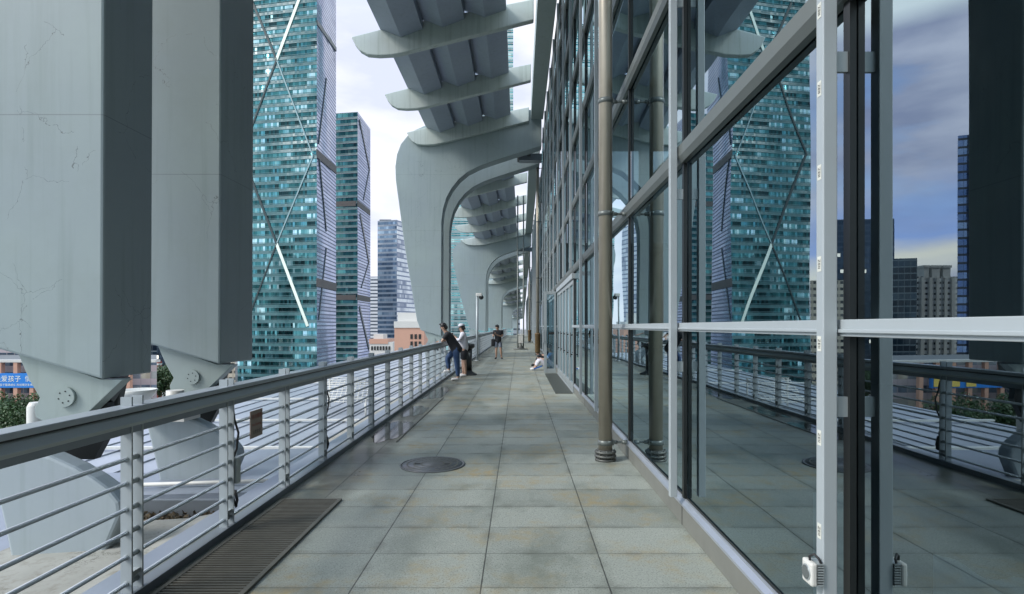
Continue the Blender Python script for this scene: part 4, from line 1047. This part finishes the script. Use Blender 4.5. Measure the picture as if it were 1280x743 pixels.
# seen mostly as reflections (they stand behind the near legs)
tower('beige apartment block with rows of small windows, behind the second arch leg', [(X_at(249,260),260.0),(X_at(294,262),262.0),(X_at(294,285),285.0),(X_at(249,285),285.0)], Z_at(350,260), [CW['beige']], 'building', 'apartment_block')
tower('pale blue office tower standing behind the beige apartment block', [(X_at(186,330),330.0),(X_at(278,334),334.0),(X_at(278,365),365.0),(X_at(186,365),365.0)], Z_at(273,330), [CW['blue']])
t = tower('dark gridded glass tower beside the white apartment block', [(X_at(160,255),255.0),(X_at(196,258),258.0),(X_at(196,280),280.0),(X_at(160,280),280.0)], Z_at(322,255), [CW['dark']])
r = tower('white apartment block with crowned stair towers', [(X_at(104,300),300.0),(X_at(163,300),300.0),(X_at(163,322),322.0),(X_at(104,322),322.0)], Z_at(345,300), [CW['resid']], 'building', 'apartment_block')
for a, b_ in ((118,127),(131,141),(145,151)):
    m = MB(); m.box(X_at(a,300), X_at(b_,300), 299.6, 312, Z_at(347,300), Z_at(334,300)); m.box(X_at(a-1,300), X_at(b_+1,300), 299.2, 313, Z_at(334,300), Z_at(331,300)); m.build('stair_tower', M['concpale'], r)
for a in (113,122,132,141,151):
    m = MB(); m.box(X_at(a,300), X_at(a+3.5,300), 299.2, 299.95, GZ, Z_at(346,300)); m.build('pier', M['concpale'], r)
r = tower('blue strip windowed tower with a brown corner pillar', [(X_at(78,240),240.0),(X_at(110,243),243.0),(X_at(110,262),262.0),(X_at(78,262),262.0)], Z_at(165,240), [CW['pillar']])
m = MB(); m.box(X_at(90,240), X_at(94,240), 239.4, 240.6, GZ, Z_at(160,240)); m.build('corner_pillar', M['pole'], r)
tower('tall blue strip windowed tower behind its lower neighbour, at the far left', [(X_at(20,245),245.0),(X_at(88,248),248.0),(X_at(88,275),275.0),(X_at(20,275),275.0)], Z_at(38,245), [CW['pillar']])
# podium with the blue banner
pd = tower('long low shopping building with a blue banner across its front', [(X_at(-110,130),130.0),(X_at(196,134),134.0),(X_at(196,160),160.0),(X_at(-110,160),160.0)], Z_at(452,130), [CW['podium']], 'building', 'shop_building')
m = MB(); m.box(X_at(-60,130), X_at(150,130), 129.2, 130.1, Z_at(484.5,130), Z_at(466.5,130)); bn = m.build('banner', M['blue_banner'], pd)
FR = lambda x, y, z: Matrix.Translation((x, y, z)) @ Matrix.Rotation(R(90), 4, 'X')
text('关爱孩子  情系未来', 1.55, M['textwhite'], 'writing', bn, FR(X_at(28,129), 129.15, Z_at(474.3,129)))
text('关爱孩子健康成长 共创美好未来', .62, M['textwhite'], 'writing', bn, FR(X_at(16,129), 129.15, Z_at(481.6,129)))
for i in range(3):
    m = MB(); m.box(X_at(92+i*20,129), X_at(104+i*20,129), 129.05, 129.18, Z_at(483.5,129), Z_at(468,129)); m.build('banner_patch', M['yellow'], bn)
for i in range(14):
    m = MB(); x = X_at(-100+i*20,130); m.box(x, x+.9, 129.3, 130.3, GZ, Z_at(453,130)); m.build('pilaster', M['peach'], pd)
m = MB(); m.box(X_at(-111,130), X_at(197,130), 129.2, 131, Z_at(453,130), Z_at(450,130)); m.build('cornice', M['concpale'], pd)
b = tower('taller rear block with ribbon windows, right behind the blue banner', [(X_at(-40,160.5),160.5),(X_at(27,160.5),160.5),(X_at(27,180),180.0),(X_at(-40,180),180.0)], Z_at(410,160), [CW['podium']], 'building', 'office_block')
b = thing('red_white_tower', 'small red and white banded tower beyond the trees, between the arch legs', 'tower', (X_at(194,200),200,GZ))
m = MB()
m.box(X_at(191,200), X_at(198,200), 200, 202, GZ, Z_at(452,200)); m.build('shaft', M['red'], b)
m = MB()
for k in range(3): m.box(X_at(190.8,200), X_at(198.2,200), 199.9, 202.1, Z_at(457+k*5,200), Z_at(454.5+k*5,200))
m.build('white_bands', M['white'], b)

# trees
def tree_mesh(hh, cr):
    m = MB(); m.tube([(0,0,0),(.1,0,hh*.35),(-.05,.1,hh*.6)], [.28,.2,.12], 8)
    for k in range(6):
        a = k*1.05; m.tube([(.05,0,hh*.4),(cr*.45*math.cos(a),cr*.45*math.sin(a),hh*.65)], [.12,.05], 6)
    tr = m
    m = MB()
    lob = [(Vector((random.uniform(-.55,.55)*cr, random.uniform(-.55,.55)*cr, hh*random.uniform(.5,.9))), random.uniform(.3,.5)*cr) for _ in range(11)]
    for k in range(2600):
        c, rr = random.choice(lob)
        d = Vector((random.gauss(0,1),random.gauss(0,1),random.gauss(0,1))).normalized(); p = c + d*rr*(random.random()**.35)*(1+random.uniform(-.1,.2))
        u = (d + Vector((random.uniform(-1,1),random.uniform(-1,1),random.uniform(-1,1)))).normalized(); v = u.orthogonal().normalized(); s = random.uniform(.16,.34); u = u.cross(v)
        m.face([p-v*s, p+u*s*.6, p+v*s, p-u*s*.6])
    return tr, m
a, b = tree_mesh(11, 4.6)
tree0 = thing('street_tree', '', 'tree', (0,0,0)); a.build('trunk', M['trunk'], tree0); b.build('crown', M['leaf'], tree0, weld=False)
spots = [(-2,112,1.05,'leafy tree at the far left edge below the blue banner'),(14,116,1.1,'leafy tree below the first characters of the blue banner'),(30,110,1.0,'leafy tree below the blue banner, left of the white vent post'),(46,118,1.1,'leafy tree beside the nearest arch foot, below the banner'),
         (72,112,1.05,'leafy tree in front of the banner building, behind the nearest arch foot'),(100,108,1.0,'leafy tree before the banner building, mirrored in the glass left of the rail post'),(128,114,1.1,'leafy tree before the right half of the banner'),(150,106,.9,'leafy tree near the right end of the banner building'),
         (200,170,1.25,'leafy tree between the two arch legs, left of the pair'),(212,174,1.3,'leafy tree between the two arch legs, middle one'),(224,168,1.2,'leafy tree between the two arch legs, nearest the second leg'),(426,186,1.1,'leafy tree at the foot of the dark teal tower'),(308,150,1.0,'leafy tree beside the foot of the second arch leg')]
for i, (px, d, s, lab) in enumerate(spots):
    t = tree0 if i == 0 else copy_tree(tree0)
    t.location = (X_at(px,d), d, GZ); t.scale = (s,s,s*1.02); t.rotation_euler.z = i*1.3; t['label'] = lab; t['group'] = 'street trees below the walkway'
# parked cars in the street
def car(col):
    c = thing('parked_car', '', 'car', (0,0,0))
    m = MB(); m.prism([(-2.2,.3),(-2.2,.75),(-1.9,.9),(-1.2,.95),(1.0,.95),(1.9,.85),(2.2,.7),(2.2,.3)], 'x', -.85, .85); m.build('body', M[col], c, .08)
    m = MB(); m.prism([(-1.6,.95),(-1.1,1.45),(.3,1.48),(1.1,.95)], 'x', -.72, .72); m.build('cabin', M['black'], c, .06)
    for sx in (-.85,.85):
        for y in (-1.35,1.35):
            m = MB(); m.tube([(sx-.1,y,.32),(sx+.1,y,.32)], .32, 14); m.build('wheel', M['bin'], c)
    return c
c0 = car('white'); cars = [(18,100,'white parked car under the trees at the far left'),(90,98,'white parked car in the street below the banner building'),(112,100,'white parked car before the shops, mirrored near the rail post'),(134,97,'white parked car at the right end of the shop row')]
for i, (px, d, lab) in enumerate(cars):
    c = c0 if i == 0 else copy_tree(c0)
    c.location = (X_at(px,d), d, GZ+.03); c.rotation_euler.z = R(80); c['label'] = lab; c['group'] = 'cars parked along the street'
